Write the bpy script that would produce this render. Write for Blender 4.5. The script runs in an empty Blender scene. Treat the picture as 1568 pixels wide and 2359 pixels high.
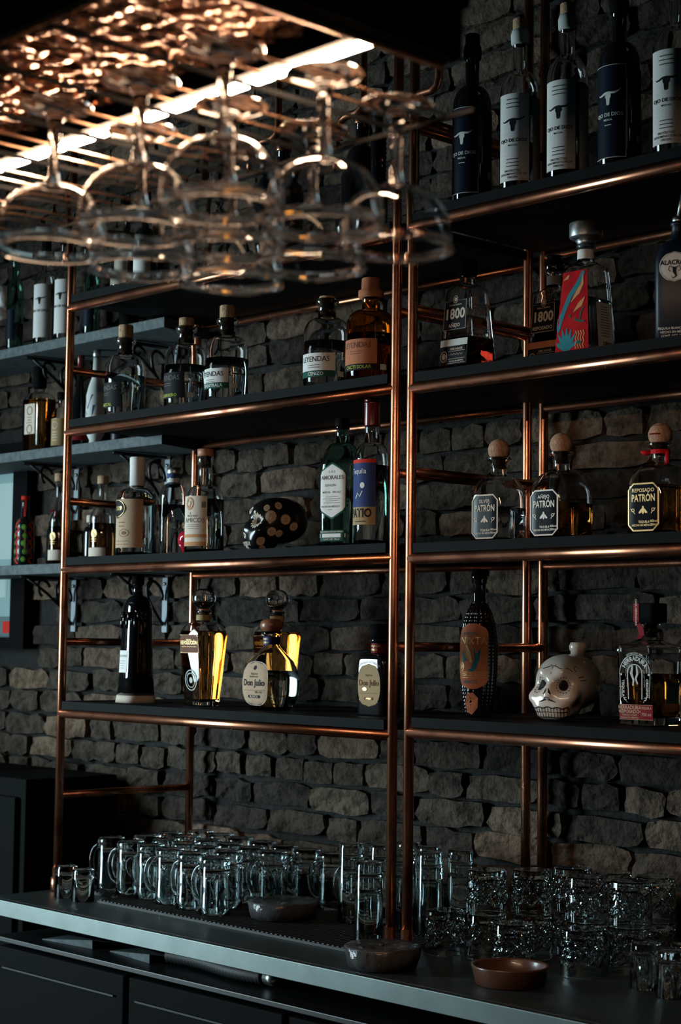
import bpy, bmesh, math, random
import numpy as np
from mathutils import Vector, Matrix

PI = math.pi
S = bpy.context.scene
COL = S.collection

# ------------------------------------------------------------------ camera, light, exposure
cam_d = bpy.data.cameras.new('camera'); cam = bpy.data.objects.new('camera', cam_d); COL.objects.link(cam)
cam_d.sensor_fit = 'VERTICAL'; cam_d.sensor_height = 36.0; cam_d.sensor_width = 24.0
cam_d.lens = 36.0 * 4018.0 / 2359.0
CAM = Vector((2.5021, -2.5525, 1.5357)); YAW, PITCH, ROLL = .8112, .0739, .0123
fw = Vector((-math.sin(YAW) * math.cos(PITCH), math.cos(YAW) * math.cos(PITCH), math.sin(PITCH)))
rt = Vector((math.cos(YAW), math.sin(YAW), 0)); up = rt.cross(fw)
rt2 = rt * math.cos(ROLL) + up * math.sin(ROLL); up2 = -rt * math.sin(ROLL) + up * math.cos(ROLL)
M = Matrix((rt2, up2, -fw)).transposed().to_4x4(); M.translation = CAM
cam.matrix_world = M
cam_d.clip_start = .02; cam_d.clip_end = 60
cam_d.dof.use_dof = True; cam_d.dof.focus_distance = 3.6; cam_d.dof.aperture_fstop = 6.3
S.camera = cam

world = bpy.data.worlds.new('world'); S.world = world; world.use_nodes = True
world.node_tree.nodes['Background'].inputs[0].default_value = (.30, .62, .70, 1)
world.node_tree.nodes['Background'].inputs[1].default_value = .006

def area(name, loc, target, sx, sy, power, color, spread=PI):
    d = bpy.data.lights.new(name, 'AREA'); d.shape = 'RECTANGLE'; d.size = sx; d.size_y = sy
    d.energy = power; d.color = color; d.spread = spread
    o = bpy.data.objects.new(name, d); COL.objects.link(o); o.location = loc
    o.rotation_euler = (Vector(target) - Vector(loc)).to_track_quat('-Z', 'Y').to_euler(); return o
# daylight from the street window, in front of the shelves on the left
area('street_window_light', (-3.2, -2.45, 1.65), (-.85, .2, 1.35), 1.1, 2.2, 40, (.70, .93, 1.0), 1.35)

S.view_settings.view_transform = 'Standard'; S.view_settings.look = 'None'
S.view_settings.gamma = 1.0; S.view_settings.use_curve_mapping = False
S.view_settings.exposure = 0.0
try:
    cy = S.cycles
    cy.max_bounces = 14; cy.transmission_bounces = 14; cy.glossy_bounces = 5; cy.diffuse_bounces = 2
    cy.use_adaptive_sampling = True; cy.adaptive_threshold = .03
    cy.transparent_max_bounces = 16
    cy.caustics_reflective = False; cy.caustics_refractive = False
    cy.use_denoising = True; cy.sample_clamp_indirect = 6.0
except Exception: pass

# ------------------------------------------------------------------ materials
def nodes(name):
    m = bpy.data.materials.new(name); m.use_nodes = True
    return m, m.node_tree, m.node_tree.nodes['Principled BSDF']
def pm(name, col, rough=.5, metal=0., trans=0., ior=1.5, coat=0., spec=None, var=0., vscale=40., bump=0., bscale=80.,
       emit=None, estr=0., sub=0.):
    m, t, b = nodes(name)
    b.inputs['Base Color'].default_value = (*col, 1); b.inputs['Roughness'].default_value = rough
    b.inputs['Metallic'].default_value = metal; b.inputs['Transmission Weight'].default_value = trans
    b.inputs['IOR'].default_value = ior; b.inputs['Coat Weight'].default_value = coat
    if spec is not None: b.inputs['Specular IOR Level'].default_value = spec
    if emit: b.inputs['Emission Color'].default_value = (*emit, 1); b.inputs['Emission Strength'].default_value = estr
    if var or bump:
        tc = t.nodes.new('ShaderNodeTexCoord')
    if var:
        n = t.nodes.new('ShaderNodeTexNoise'); n.inputs['Scale'].default_value = vscale; n.inputs['Detail'].default_value = 4
        r = t.nodes.new('ShaderNodeValToRGB')
        lo = tuple(c * (1 - var) for c in col); hi = tuple(min(1, c * (1 + var)) for c in col)
        r.color_ramp.elements[0].color = (*lo, 1); r.color_ramp.elements[1].color = (*hi, 1)
        r.color_ramp.elements[0].position = .3; r.color_ramp.elements[1].position = .7
        t.links.new(tc.outputs['Object'], n.inputs['Vector']); t.links.new(n.outputs['Fac'], r.inputs['Fac'])
        t.links.new(r.outputs['Color'], b.inputs['Base Color'])
    if bump:
        n2 = t.nodes.new('ShaderNodeTexNoise'); n2.inputs['Scale'].default_value = bscale; n2.inputs['Detail'].default_value = 5
        bp = t.nodes.new('ShaderNodeBump'); bp.inputs['Strength'].default_value = bump; bp.inputs['Distance'].default_value = .01
        t.links.new(tc.outputs['Object'], n2.inputs['Vector']); t.links.new(n2.outputs['Fac'], bp.inputs['Height'])
        t.links.new(bp.outputs['Normal'], b.inputs['Normal'])
    return m

def copper_mat():
    m, t, b = nodes('copper')
    b.inputs['Metallic'].default_value = 1.0
    tc = t.nodes.new('ShaderNodeTexCoord')
    n = t.nodes.new('ShaderNodeTexNoise'); n.inputs['Scale'].default_value = 9; n.inputs['Detail'].default_value = 6
    r = t.nodes.new('ShaderNodeValToRGB')
    r.color_ramp.elements[0].color = (.16, .055, .032, 1); r.color_ramp.elements[1].color = (.74, .31, .175, 1)
    r.color_ramp.elements[0].position = .34; r.color_ramp.elements[1].position = .60
    r2 = t.nodes.new('ShaderNodeMapRange'); r2.inputs[1].default_value = .3; r2.inputs[2].default_value = .7
    r2.inputs[3].default_value = .40; r2.inputs[4].default_value = .19
    t.links.new(tc.outputs['Object'], n.inputs['Vector']); t.links.new(n.outputs['Fac'], r.inputs['Fac'])
    t.links.new(n.outputs['Fac'], r2.inputs[0])
    t.links.new(r.outputs['Color'], b.inputs['Base Color']); t.links.new(r2.outputs[0], b.inputs['Roughness'])
    return m

def brick_mat():
    m, t, b = nodes('old_brick')
    b.inputs['Roughness'].default_value = .9; b.inputs['Specular IOR Level'].default_value = .15
    oi = t.nodes.new('ShaderNodeObjectInfo'); tc = t.nodes.new('ShaderNodeTexCoord')
    r = t.nodes.new('ShaderNodeValToRGB'); e = r.color_ramp.elements
    e[0].color = (.027, .022, .018, 1); e[1].color = (.165, .112, .078, 1)
    k = r.color_ramp.elements.new(.5); k.color = (.062, .048, .037, 1)
    n = t.nodes.new('ShaderNodeTexNoise'); n.inputs['Scale'].default_value = 28; n.inputs['Detail'].default_value = 7
    n.inputs['Roughness'].default_value = .65
    r3 = t.nodes.new('ShaderNodeValToRGB'); r3.color_ramp.elements[0].position = .36; r3.color_ramp.elements[1].position = .56
    r3.color_ramp.elements[0].color = (.22, .21, .20, 1)
    mx = t.nodes.new('ShaderNodeMix'); mx.data_type = 'RGBA'; mx.blend_type = 'MULTIPLY'; mx.inputs[0].default_value = .85
    geo = t.nodes.new('ShaderNodeNewGeometry')
    t.links.new(geo.outputs['Position'], n.inputs['Vector'])
    t.links.new(oi.outputs['Random'], r.inputs['Fac']); t.links.new(n.outputs['Fac'], r3.inputs['Fac'])
    t.links.new(r.outputs['Color'], mx.inputs[6]); t.links.new(r3.outputs['Color'], mx.inputs[7])
    t.links.new(mx.outputs[2], b.inputs['Base Color'])
    bp = t.nodes.new('ShaderNodeBump'); bp.inputs['Strength'].default_value = .9; bp.inputs['Distance'].default_value = .012
    n2 = t.nodes.new('ShaderNodeTexNoise'); n2.inputs['Scale'].default_value = 60; n2.inputs['Detail'].default_value = 6
    t.links.new(geo.outputs['Position'], n2.inputs['Vector'])
    t.links.new(n2.outputs['Fac'], bp.inputs['Height']); t.links.new(bp.outputs['Normal'], b.inputs['Normal'])
    return m

MT = {}
MT['copper'] = copper_mat()
MT['brick'] = brick_mat()
MT['mortar'] = pm('mortar', (.006, .0055, .005), .95, var=.5, vscale=30, bump=.8, bscale=50)
MT['board'] = pm('black_shelf_board', (.0026, .003, .0034), .7, var=.4, vscale=20, spec=.08)
MT['black'] = pm('black_paint', (.003, .0032, .0036), .75, spec=.05)
MT['iron'] = pm('wrought_iron', (.004, .0045, .005), .4, spec=.35)
MT['steel'] = pm('brushed_steel', (.115, .135, .132), .44, metal=1., var=.10, vscale=14)
MT['plank'] = pm('grey_painted_plank', (.105, .125, .13), .75, var=.25, vscale=60)
MT['strip'] = pm('grey_bracket_strip', (.22, .27, .31), .6)
MT['zinc'] = pm('zinc_screw', (.6, .62, .62), .3, metal=1.)
MT['glass'] = pm('clear_glass', (1, 1, 1), .0, trans=1., ior=1.47)
MT['mugglass'] = pm('pressed_glass', (.92, .98, .98), .0, trans=1., ior=1.5)
MT['greenglass'] = pm('green_tint_glass', (.55, .80, .74), .0, trans=1., ior=1.5)
MT['amberglass'] = pm('amber_glass', (.85, .42, .06), .0, trans=1., ior=1.5)
MT['blackglass'] = pm('black_glass', (.006, .006, .007), .06, coat=.5)
MT['navyglass'] = pm('matte_navy_glass', (.004, .009, .020), .4, spec=.3)
MT['pane_label'] = pm('dark_glossy_label', (.005, .005, .007), .22)
MT['navy'] = pm('navy_label', (.004, .009, .020), .5, spec=.3)
MT['water'] = pm('clear_spirit', (.93, .98, .97), .0, trans=1., ior=1.34)
MT['amber'] = pm('amber_spirit', (.80, .36, .07), .0, trans=1., ior=1.34)
MT['gold'] = pm('pale_gold_spirit', (.88, .45, .13), .0, trans=1., ior=1.34)
MT['red'] = pm('dark_red_spirit', (.42, .025, .012), .0, trans=1., ior=1.34)
MT['deepred'] = pm('deep_red_spirit', (.10, .006, .006), .02, trans=.6, ior=1.34)
MT['cork'] = pm('cork', (.46, .29, .17), .85, var=.3, vscale=120, bump=.4, bscale=300)
MT['ballcork'] = pm('dark_cork', (.36, .20, .13), .8, var=.3, vscale=150, bump=.3, bscale=300)
MT['wood'] = pm('polished_wood', (.26, .09, .05), .32, var=.3, vscale=40)
MT['woodlight'] = pm('stopper_wood', (.45, .20, .12), .5, var=.25, vscale=60)
MT['paper'] = pm('white_label_paper', (.72, .70, .68), .8, var=.06, vscale=200)
MT['cream'] = pm('cream_label_paper', (.62, .53, .44), .8, var=.06, vscale=200)
MT['tan'] = pm('tan_label_paper', (.46, .33, .23), .8, var=.08, vscale=200)
MT['goldpaper'] = pm('gold_label_paper', (.34, .235, .12), .6)
MT['orange'] = pm('terracotta_label_paper', (.46, .17, .09), .75, var=.1, vscale=120)
MT['orangeband'] = pm('orange_print', (.50, .24, .11), .8)
MT['brown'] = pm('brown_label_paper', (.16, .065, .04), .6)
MT['redlabel'] = pm('red_label_paper', (.20, .012, .02), .6)
MT['redcap'] = pm('red_foil_cap', (.11, .005, .006), .28, coat=.4)
MT['redribbon'] = pm('red_ribbon', (.45, .008, .012), .6)
MT['green'] = pm('dark_green_print', (.015, .08, .06), .6)
MT['ink'] = pm('black_ink', (.012, .012, .014), .6)
MT['greyink'] = pm('grey_ink', (.16, .15, .14), .7)
MT['white'] = pm('white_ink', (.75, .74, .70), .6)
MT['goldink'] = pm('gold_ink', (.62, .42, .18), .4, metal=.4)
MT['brownink'] = pm('brown_ink', (.22, .11, .06), .7)
MT['yellowink'] = pm('yellow_green_ink', (.42, .46, .06), .6)
MT['greenink'] = pm('bright_green_ink', (.10, .42, .06), .6)
MT['redink'] = pm('bright_red_ink', (.55, .03, .02), .6)
MT['blueink'] = pm('blue_ink', (.03, .05, .16), .6)
MT['tealink'] = pm('teal_ink', (.02, .17, .22), .6)
MT['pinkink'] = pm('crimson_print', (.36, .008, .012), .85, var=.2, vscale=60)
MT['ceramic'] = pm('glazed_ceramic', (.58, .50, .44), .22, coat=.4)
MT['blackceramic'] = pm('black_glaze', (.008, .008, .009), .22)
MT['redglaze'] = pm('red_glaze', (.45, .012, .035), .18, coat=.6)
MT['metalcap'] = pm('satin_metal_cap', (.42, .45, .45), .38, metal=1.)
MT['silverlabel'] = pm('frosted_back_label', (.55, .58, .56), .6)
MT['tealpaper'] = pm('slate_label', (.07, .16, .19), .7)
MT['terracotta'] = pm('brown_glazed_dish', (.09, .035, .022), .35, coat=.3)
MT['rubber'] = pm('black_rubber', (.01, .011, .012), .6)
MT['wrap'] = pm('cling_film', (.92, .92, .96), .07, trans=.95, ior=1.4, bump=.5, bscale=40)
MT['wrapdish'] = pm('dark_dish', (.022, .018, .019), .4)
MT['hammered'] = pm('hammered_copper', (.36, .18, .105), .12, metal=1.)
MT['brassrod'] = pm('copper_rod', (.85, .50, .32), .34, metal=1.)
MT['darkrod'] = pm('bronze_rod', (.30, .15, .09), .3, metal=1.)
MT['led'] = pm('led_strip', (1, .8, .6), .5, emit=(1.0, .66, .42), estr=340.)
MT['pane'] = pm('frosted_pane', (.04, .06, .06), .5, emit=(.30, .60, .65), estr=.42)
MT['panedark'] = pm('printed_strip', (.05, .10, .11), .5, emit=(.05, .11, .12), estr=.3)
MT['panelight'] = pm('pale_poster', (.06, .08, .08), .5, emit=(.45, .75, .78), estr=.5)
MT['soap'] = pm('translucent_plastic', (.55, .62, .62), .35)
MT['plastic'] = pm('white_plastic', (.65, .66, .64), .45)
MT['floor'] = pm('dark_floor', (.02, .02, .02), .6)
MT['ceil'] = pm('black_ceiling', (.012, .012, .012), .8)

for k_ in ('paper', 'cream', 'tan', 'goldpaper', 'orange', 'orangeband', 'brown', 'redlabel', 'redribbon', 'green', 'ink', 'greyink', 'white', 'brownink', 'yellowink', 'greenink', 'redink', 'blueink',
           'tealink', 'pinkink', 'silverlabel', 'tealpaper', 'navy', 'pane_label', 'plank'):
    MT[k_].node_tree.nodes['Principled BSDF'].inputs['Specular IOR Level'].default_value = .10   # matt paper and print

# ------------------------------------------------------------------ helpers
def mesh_data(name, verts, faces, mat=None, smooth=True):
    me = bpy.data.meshes.new(name)
    me.from_pydata([tuple(v) for v in verts], [], [tuple(f) for f in faces])
    if smooth: me.polygons.foreach_set('use_smooth', [True] * len(me.polygons))
    if mat is not None: me.materials.append(MT[mat] if isinstance(mat, str) else mat)
    me.update(); return me
def link(name, me, parent=None, loc=(0, 0, 0), rot=(0, 0, 0)):
    o = bpy.data.objects.new(name, me); COL.objects.link(o)
    o.location = loc; o.rotation_euler = rot
    if parent is not None: o.parent = parent
    return o
def tag(o, label=None, cat=None, group=None, kind=None):
    if label: o['label'] = label
    if cat: o['category'] = cat
    if group: o['group'] = group
    if kind: o['kind'] = kind
    return o
def thing(name, label, cat, loc=(0, 0, 0), rz=0, group=None):
    o = bpy.data.objects.new(name, None); COL.objects.link(o); o.location = loc; o.rotation_euler = (0, 0, rz)
    o.empty_display_size = .05
    return tag(o, label, cat, group)
def copy_tree(o, loc, rz=0, label=None, parent=None):
    c = o.copy(); COL.objects.link(c); c.location = loc; c.rotation_euler = (0, 0, rz)
    if label: c['label'] = label
    for ch in o.children:
        k = ch.copy(); COL.objects.link(k); k.parent = c
        for g in ch.children:
            q = g.copy(); COL.objects.link(q); q.parent = k
    return c
class MB:
    def __init__(s): s.v = []; s.f = []
    def add(s, v, f):
        n = len(s.v); s.v += [tuple(p) for p in v]; s.f += [tuple(i + n for i in q) for q in f]
    def box(s, x0, x1, y0, y1, z0, z1):
        s.add([(x0, y0, z0), (x1, y0, z0), (x1, y1, z0), (x0, y1, z0), (x0, y0, z1), (x1, y0, z1), (x1, y1, z1), (x0, y1, z1)],
              [(0, 3, 2, 1), (4, 5, 6, 7), (0, 1, 5, 4), (1, 2, 6, 5), (2, 3, 7, 6), (3, 0, 4, 7)])
    def tube(s, pts, r, seg=14, cap=True):
        pts = [Vector(p) for p in pts]; rr = r if isinstance(r, (list, tuple)) else [r] * len(pts)
        n = len(pts); rings = []; prev = None
        for i, p in enumerate(pts):
            d = (pts[min(i + 1, n - 1)] - pts[max(i - 1, 0)]).normalized()
            if prev is None:
                a = Vector((0, 0, 1)) if abs(d.z) < .9 else Vector((1, 0, 0)); u = d.cross(a).normalized()
            else: u = (prev - d * prev.dot(d)).normalized()
            prev = u; w = d.cross(u)
            rings.append([p + (u * math.cos(2 * PI * k / seg) + w * math.sin(2 * PI * k / seg)) * rr[i] for k in range(seg)])
        v = [q for r_ in rings for q in r_]
        f = [(i * seg + k, i * seg + (k + 1) % seg, (i + 1) * seg + (k + 1) % seg, (i + 1) * seg + k) for i in range(n - 1) for k in range(seg)]
        if cap: f += [tuple(range(seg - 1, -1, -1)), tuple((n - 1) * seg + k for k in range(seg))]
        s.add(v, f)
    def lathe(s, prof, seg=32):
        n = len(prof); v = []; f = []
        for r, z in prof:
            r = max(r, 1e-5)
            v += [(r * math.cos(2 * PI * k / seg), r * math.sin(2 * PI * k / seg), z) for k in range(seg)]
        for i in range(n - 1):
            f += [(i * seg + k, i * seg + (k + 1) % seg, (i + 1) * seg + (k + 1) % seg, (i + 1) * seg + k) for k in range(seg)]
        s.add(v, f)
    def build(s, name, mat, parent=None, smooth=True, loc=(0, 0, 0), rot=(0, 0, 0), bevel=0):
        me = mesh_data(name, s.v, s.f, mat, smooth)
        o = link(name, me, parent, loc, rot)
        if bevel:
            b = o.modifiers.new('bevel', 'BEVEL'); b.width = bevel; b.segments = 2; b.limit_method = 'ANGLE'
        return o
def box_obj(name, mat, parent, x0, x1, y0, y1, z0, z1, bevel=0):
    m = MB(); m.box(x0, x1, y0, y1, z0, z1); return m.build(name, mat, parent, False, bevel=bevel)

# --- lofted bottles: profile = [(z, half width, half depth, exponent)]
def ring(a, b, n, seg):
    t = np.arange(seg) * 2 * PI / seg - PI / 2 + 1e-4
    c, s_ = np.cos(t), np.sin(t); e = 2.0 / n
    return np.stack([a * np.sign(c) * np.abs(c) ** e, b * np.sign(s_) * np.abs(s_) ** e], 1)
def loft(rings, seg=40, close_bottom=True, close_top=True):
    v = []; f = []
    for z, a, b, n in rings:
        q = ring(max(a, 1e-5), max(b, 1e-5), n, seg); v += [(x, y, z) for x, y in q]
    m = len(rings)
    for i in range(m - 1):
        f += [(i * seg + k, i * seg + (k + 1) % seg, (i + 1) * seg + (k + 1) % seg, (i + 1) * seg + k) for k in range(seg)]
    if close_bottom: f.append(tuple(range(seg - 1, -1, -1)))
    if close_top: f.append(tuple((m - 1) * seg + k for k in range(seg)))
    return v, f
def interp(prof, z):
    if z <= prof[0][0]: return prof[0][1:]
    for p, q in zip(prof, prof[1:]):
        if z <= q[0]:
            t = (z - p[0]) / max(1e-9, q[0] - p[0]); return tuple(p[i] + (q[i] - p[i]) * t for i in (1, 2, 3))
    return prof[-1][1:]
def rp(*pts): return [(z, r, r, 2.) for z, r in pts]
def dome(z0, a0, b0, n0, z1, r1, k=7, p=1.0):
    out = []
    for i in range(1, k + 1):
        t = i / k * PI / 2; c = math.cos(t) ** p; s_ = math.sin(t)
        out.append((z0 + (z1 - z0) * s_, r1 + (a0 - r1) * c, r1 + (b0 - r1) * c, n0 + (2 - n0) * (i / k)))
    return out
def round_bottle(R, hb, hs, rn, hn, lip=.002, hl=.010, foot=.004):
    return [(0, R - foot, R - foot, 2), (foot, R, R, 2), (hb * .5, R, R, 2), (hb, R, R, 2)] + dome(hb, R, R, 2, hs, rn) + \
           [(hn - hl, rn, rn, 2), (hn - hl + .001, rn + lip, rn + lip, 2), (hn - .001, rn + lip, rn + lip, 2), (hn, rn + lip * .5, rn + lip * .5, 2)]
def shell(prof, t=.003, tb=.006, seg=40):
    inner = [(z, max(a - t, .001), max(b - t, .001), n) for z, a, b, n in prof if z > tb + .004]
    z0 = tb; a, b, n = interp(prof, tb + .004)
    inner = [(tb, (a - t) * .85, (b - t) * .85, n), (tb + .003, a - t, b - t, n)] + inner
    rings = list(prof) + inner[::-1]
    return loft(rings, seg), inner
def liquid_rings(inner, fill, grow=.0004):
    out = [(z, a + grow, b + grow, n) for z, a, b, n in inner if z < fill - .001]
    a, b, n = interp(inner, fill); out.append((fill, a + grow, b + grow, n)); return out
def glass_body(root, prof, mat='glass', fill=None, liq='water', t=.003, tb=.006, seg=40, name='glass_body'):
    (v, f), inner = shell(prof, t, tb, seg)
    link(name, mesh_data(name, v, f, mat), root)
    if fill:
        v, f = loft(liquid_rings(inner, fill), seg); link('liquid', mesh_data('liquid', v, f, liq), root)
    return inner
def solid_body(root, prof, mat, seg=40, name='body'):
    v, f = loft(prof, seg); return link(name, mesh_data(name, v, f, mat), root)
def lathe_part(root, name, pts, mat, seg=28, loc=(0, 0, 0)):
    m = MB(); m.lathe([(1e-5, pts[0][1])] + list(pts) + [(1e-5, pts[-1][1])], seg); return m.build(name, mat, root, loc=loc)
_tab = {}
def surf(prof, s, z, off):
    a, b, n = interp(prof, z); key = (round(a, 5), round(b, 5), round(n, 3))
    if key not in _tab:
        t = np.linspace(-PI / 2, PI / 2, 121); e = 2.0 / n
        x = a * np.clip(np.cos(t), 0, 1) ** e; y = b * np.sign(np.sin(t)) * np.abs(np.sin(t)) ** e
        L = np.concatenate([[0], np.cumsum(np.hypot(np.diff(x), np.diff(y)))]); _tab[key] = (x, y, L)
    x, y, L = _tab[key]; q = abs(s)
    px = float(np.interp(q, L, x)); py = float(np.interp(q, L, y)); sg = 1 if s >= 0 else -1
    # outward normal of the superellipse
    nx = (max(px, 0) / a) ** (n - 1) / a; ny = math.copysign((abs(py) / b) ** (n - 1) / b, py); l = math.hypot(nx, ny) or 1
    return (sg * (px + off * nx / l), py + off * ny / l, z)

FONT = {}
def text_geo(txt, size, bold=0., xs=1., align='CENTER'):
    key = (txt, bold, align)
    if key not in FONT:
        c = bpy.data.curves.new('t', 'FONT'); c.body = txt; c.size = 1.; c.align_x = align; c.align_y = 'CENTER'
        c.resolution_u = 2; c.offset = bold
        o = bpy.data.objects.new('t', c); COL.objects.link(o)
        dg = bpy.context.evaluated_depsgraph_get(); me = bpy.data.meshes.new_from_object(o.evaluated_get(dg))
        FONT[key] = ([(v.co.x, v.co.y) for v in me.vertices], [tuple(p.vertices) for p in me.polygons])
        bpy.data.objects.remove(o); bpy.data.curves.remove(c); bpy.data.meshes.remove(me)
    v, f = FONT[key]; return [(x * size * xs, y * size) for x, y in v], f
class Dec:
    '''flat print, laid on a surface: everything in (s, z) metres'''
    def __init__(s): s.v = []; s.f = []
    def add(s, v, f): n = len(s.v); s.v += list(v); s.f += [tuple(i + n for i in q) for q in f]; return s
    def text(s, t, x, z, size, bold=.015, xs=1., align='CENTER'):
        v, f = text_geo(t, size, bold, xs, align); return s.add([(a + x, b + z) for a, b in v], f)
    def vtext(s, t, x, z, size, bold=.015, xs=1.):
        v, f = text_geo(t, size, bold, xs); return s.add([(x + b, z - a) for a, b in v], f)
    def arc(s, t, x, z, R, size, bold=.015, xs=1., spin=0.):
        v, f = text_geo(t, size, bold, xs)
        return s.add([(x + (R + b) * math.sin(a / R + spin), z + (R + b) * math.cos(a / R + spin)) for a, b in v], f)
    def poly(s, pts): return s.add(pts, [tuple(range(len(pts)))])
    def stroke(s, pts, w, closed=False):
        n = len(pts); L = []; R_ = []
        for i in range(n):
            p = pts[(i - 1) % n] if closed or i else pts[i]; q = pts[(i + 1) % n] if closed or i < n - 1 else pts[i]
            dx, dz = q[0] - p[0], q[1] - p[1]; l = math.hypot(dx, dz) or 1
            ww = w[i] if isinstance(w, (list, tuple)) else w
            L.append((pts[i][0] - dz / l * ww / 2, pts[i][1] + dx / l * ww / 2)); R_.append((pts[i][0] + dz / l * ww / 2, pts[i][1] - dx / l * ww / 2))
        m = n if closed else n - 1
        return s.add(L + R_, [(n + i, n + (i + 1) % n, (i + 1) % n, i) for i in range(m)])
    def rect(s, x0, x1, z0, z1, nx=1): 
        xs = [x0 + (x1 - x0) * i / nx for i in range(nx + 1)]
        return s.add([(x, z0) for x in xs] + [(x, z1) for x in xs], [(i, i + 1, nx + 2 + i, nx + 1 + i) for i in range(nx)])
    def disc(s, x, z, rx, rz=None, k=20):
        rz = rz or rx; return s.poly([(x + rx * math.cos(2 * PI * i / k), z + rz * math.sin(2 * PI * i / k)) for i in range(k)])
    def ringd(s, x, z, rx, rz, w, k=28):
        return s.stroke([(x + rx * math.cos(2 * PI * i / k), z + rz * math.sin(2 * PI * i / k)) for i in range(k)], w, True)
    def lines(s, x, z, w, n, dz, h, seed=0):
        r = random.Random(seed)
        for i in range(n):
            a = w * r.uniform(.6, 1.); s.rect(x - a / 2, x + a / 2, z - i * dz - h / 2, z - i * dz + h / 2, 4)
        return s
    def build(s, root, name, prof, mat, off=.0012, fn=None, label=None):
        g = fn or (lambda a, b: surf(prof, a, b, off))
        o = link(name, mesh_data(name, [g(a, b) for a, b in s.v], s.f, mat, False), root)
        if label: o['label'] = label
        return o
def decal(root, name, prof, mat, wfun, z0, z1, nz=8, ns=14, cx=0., off=.0007, label=None):
    v = []; f = []
    for i in range(nz + 1):
        z = z0 + (z1 - z0) * i / nz; l, r = wfun(i / nz)
        for k in range(ns + 1): v.append(surf(prof, cx + l + (r - l) * k / ns, z, off))
    for i in range(nz):
        for k in range(ns):
            a = i * (ns + 1) + k; f.append((a, a + 1, a + ns + 2, a + ns + 1))
    o = link(name, mesh_data(name, v, f, mat), root)
    if label: o['label'] = label
    return o
def rect_w(w): return lambda t: (-w / 2, w / 2)
def oval_w(w, p=2.2): return lambda t: (lambda h: (-h, h))(w / 2 * max(0., 1 - abs(2 * t - 1) ** p) ** (1 / p) + 1e-5)
def hex_w(w, k): return lambda t: (lambda h: (-h, h))(w / 2 * min(1., .06 + min(t, 1 - t) / k))
def round_w(w, h, r):
    def g(t):
        d = min(t, 1 - t) * h
        q = 0 if d >= r else r - math.sqrt(max(0, r * r - (r - d) ** 2)); return (-w / 2 + q, w / 2 - q)
    return g

# ------------------------------------------------------------------ the room
YW = .478
wall = MB()
for x0, x1, z0, z1 in [(-3.6, -3.2, 0, 3.3), (-3.2, -2.10, 0, 1.53), (-3.2, -2.10, 2.125, 3.3), (-2.10, 1.6, 0, 3.3)]:
    wall.box(x0, x1, YW, YW + .16, z0, z1)
wall_back = tag(wall.build('wall_back', 'mortar', None, False), 'dark brick wall behind the bottle shelves', 'wall', kind='structure')
f_ = MB(); f_.box(-3.6, 3.6, -4.4, .638, -.06, 0); tag(f_.build('floor', 'floor', None, False), 'dark floor of the bar', 'floor', kind='structure')
c_ = MB(); c_.box(-3.6, 1.9, -2.0, .638, 3.3, 3.36); tag(c_.build('ceiling', 'ceil', None, False), 'black ceiling over the bar', 'ceiling', kind='structure')

rnd = random.Random(7)
def brick_mesh(L, H, seed):
    r = random.Random(seed); nx, nz = (5 if L > .13 else 3), 3
    v = []; f = []
    for j in range(nz + 1):
        for i in range(nx + 1):
            ex = i in (0, nx); ez = j in (0, nz)
            x = -L / 2 + L * i / nx; z = -H / 2 + H * j / nz
            if ex and ez: x *= r.uniform(.90, .99); z *= r.uniform(.78, .98)
            else: x += r.uniform(-.006, .006); z += r.uniform(-.0045, .0045)
            y = -.012 + r.uniform(-.005, .004) + (r.uniform(.001, .006) if ex or ez else 0)
            v.append((x, y, z))
    W = nx + 1
    for j in range(nz):
        for i in range(nx): a = j * W + i; f.append((a, a + 1, a + W + 1, a + W))
    rim = [i for i in range(W)] + [j * W + nx for j in range(1, nz + 1)] + [nz * W + i for i in range(nx - 1, -1, -1)] + [j * W for j in range(nz - 1, 0, -1)]
    n0 = len(v)
    for i in rim: v.append((v[i][0] * 1.02, .02, v[i][2] * 1.02))
    m = len(rim)
    for k in range(m): f.append((rim[(k + 1) % m], rim[k], n0 + k, n0 + (k + 1) % m))
    return v, f
KINDS = {'s': [brick_mesh(.209, .058, k) for k in range(7)], 'h': [brick_mesh(.102, .058, 50 + k) for k in range(6)], 'q': [brick_mesh(.149, .058, 90 + k) for k in range(5)]}
KMESH = {k: [mesh_data('brick', v, f, 'brick', False) for v, f in L] for k, L in KINDS.items()}
LEN = {'s': .205, 'h': .098, 'q': .145}
spots = []
zr = .87; row = 0
while zr < 3.2:
    x = -3.25 + rnd.uniform(0, .2)
    while x < 1.45:
        k = 'h' if (row % 4 == 1 and rnd.random() < .8) else rnd.choice('sssqh')
        L = LEN[k]; cx = x + L / 2
        hole = -3.3 < cx < -2.02 and 1.46 < zr < 2.19
        if not hole: spots.append((cx, zr + rnd.uniform(-.004, .004), k, rnd.randrange(len(KINDS[k])), rnd.uniform(-.006, .005), rnd.uniform(-.02, .02)))
        x += L + rnd.uniform(.012, .020)
    zr += .0675; row += 1
def in_view(x, y, z):
    d = Vector((x, y, z)) - CAM; w = d.dot(fw)
    u = 784 + 4018 * d.dot(rt2) / w; v = 1179.5 - 4018 * d.dot(up2) / w
    return -60 < u < 1628 and -60 < v < 2000, w
seen = []; rest = []
for s_ in spots:
    ok, w = in_view(s_[0], .47, s_[1])
    (seen if ok else rest).append((w / LEN[s_[2]] ** .5, s_))
seen.sort(key=lambda q: q[0])
rest += seen[298:]; seen = seen[:298]
for _, (cx, z, k, i, dy, rr) in seen:
    o = link('brick', KMESH[k][i], wall_back, (cx, .470 + dy, z), (0, rr, 0))
jb = MB()
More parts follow.
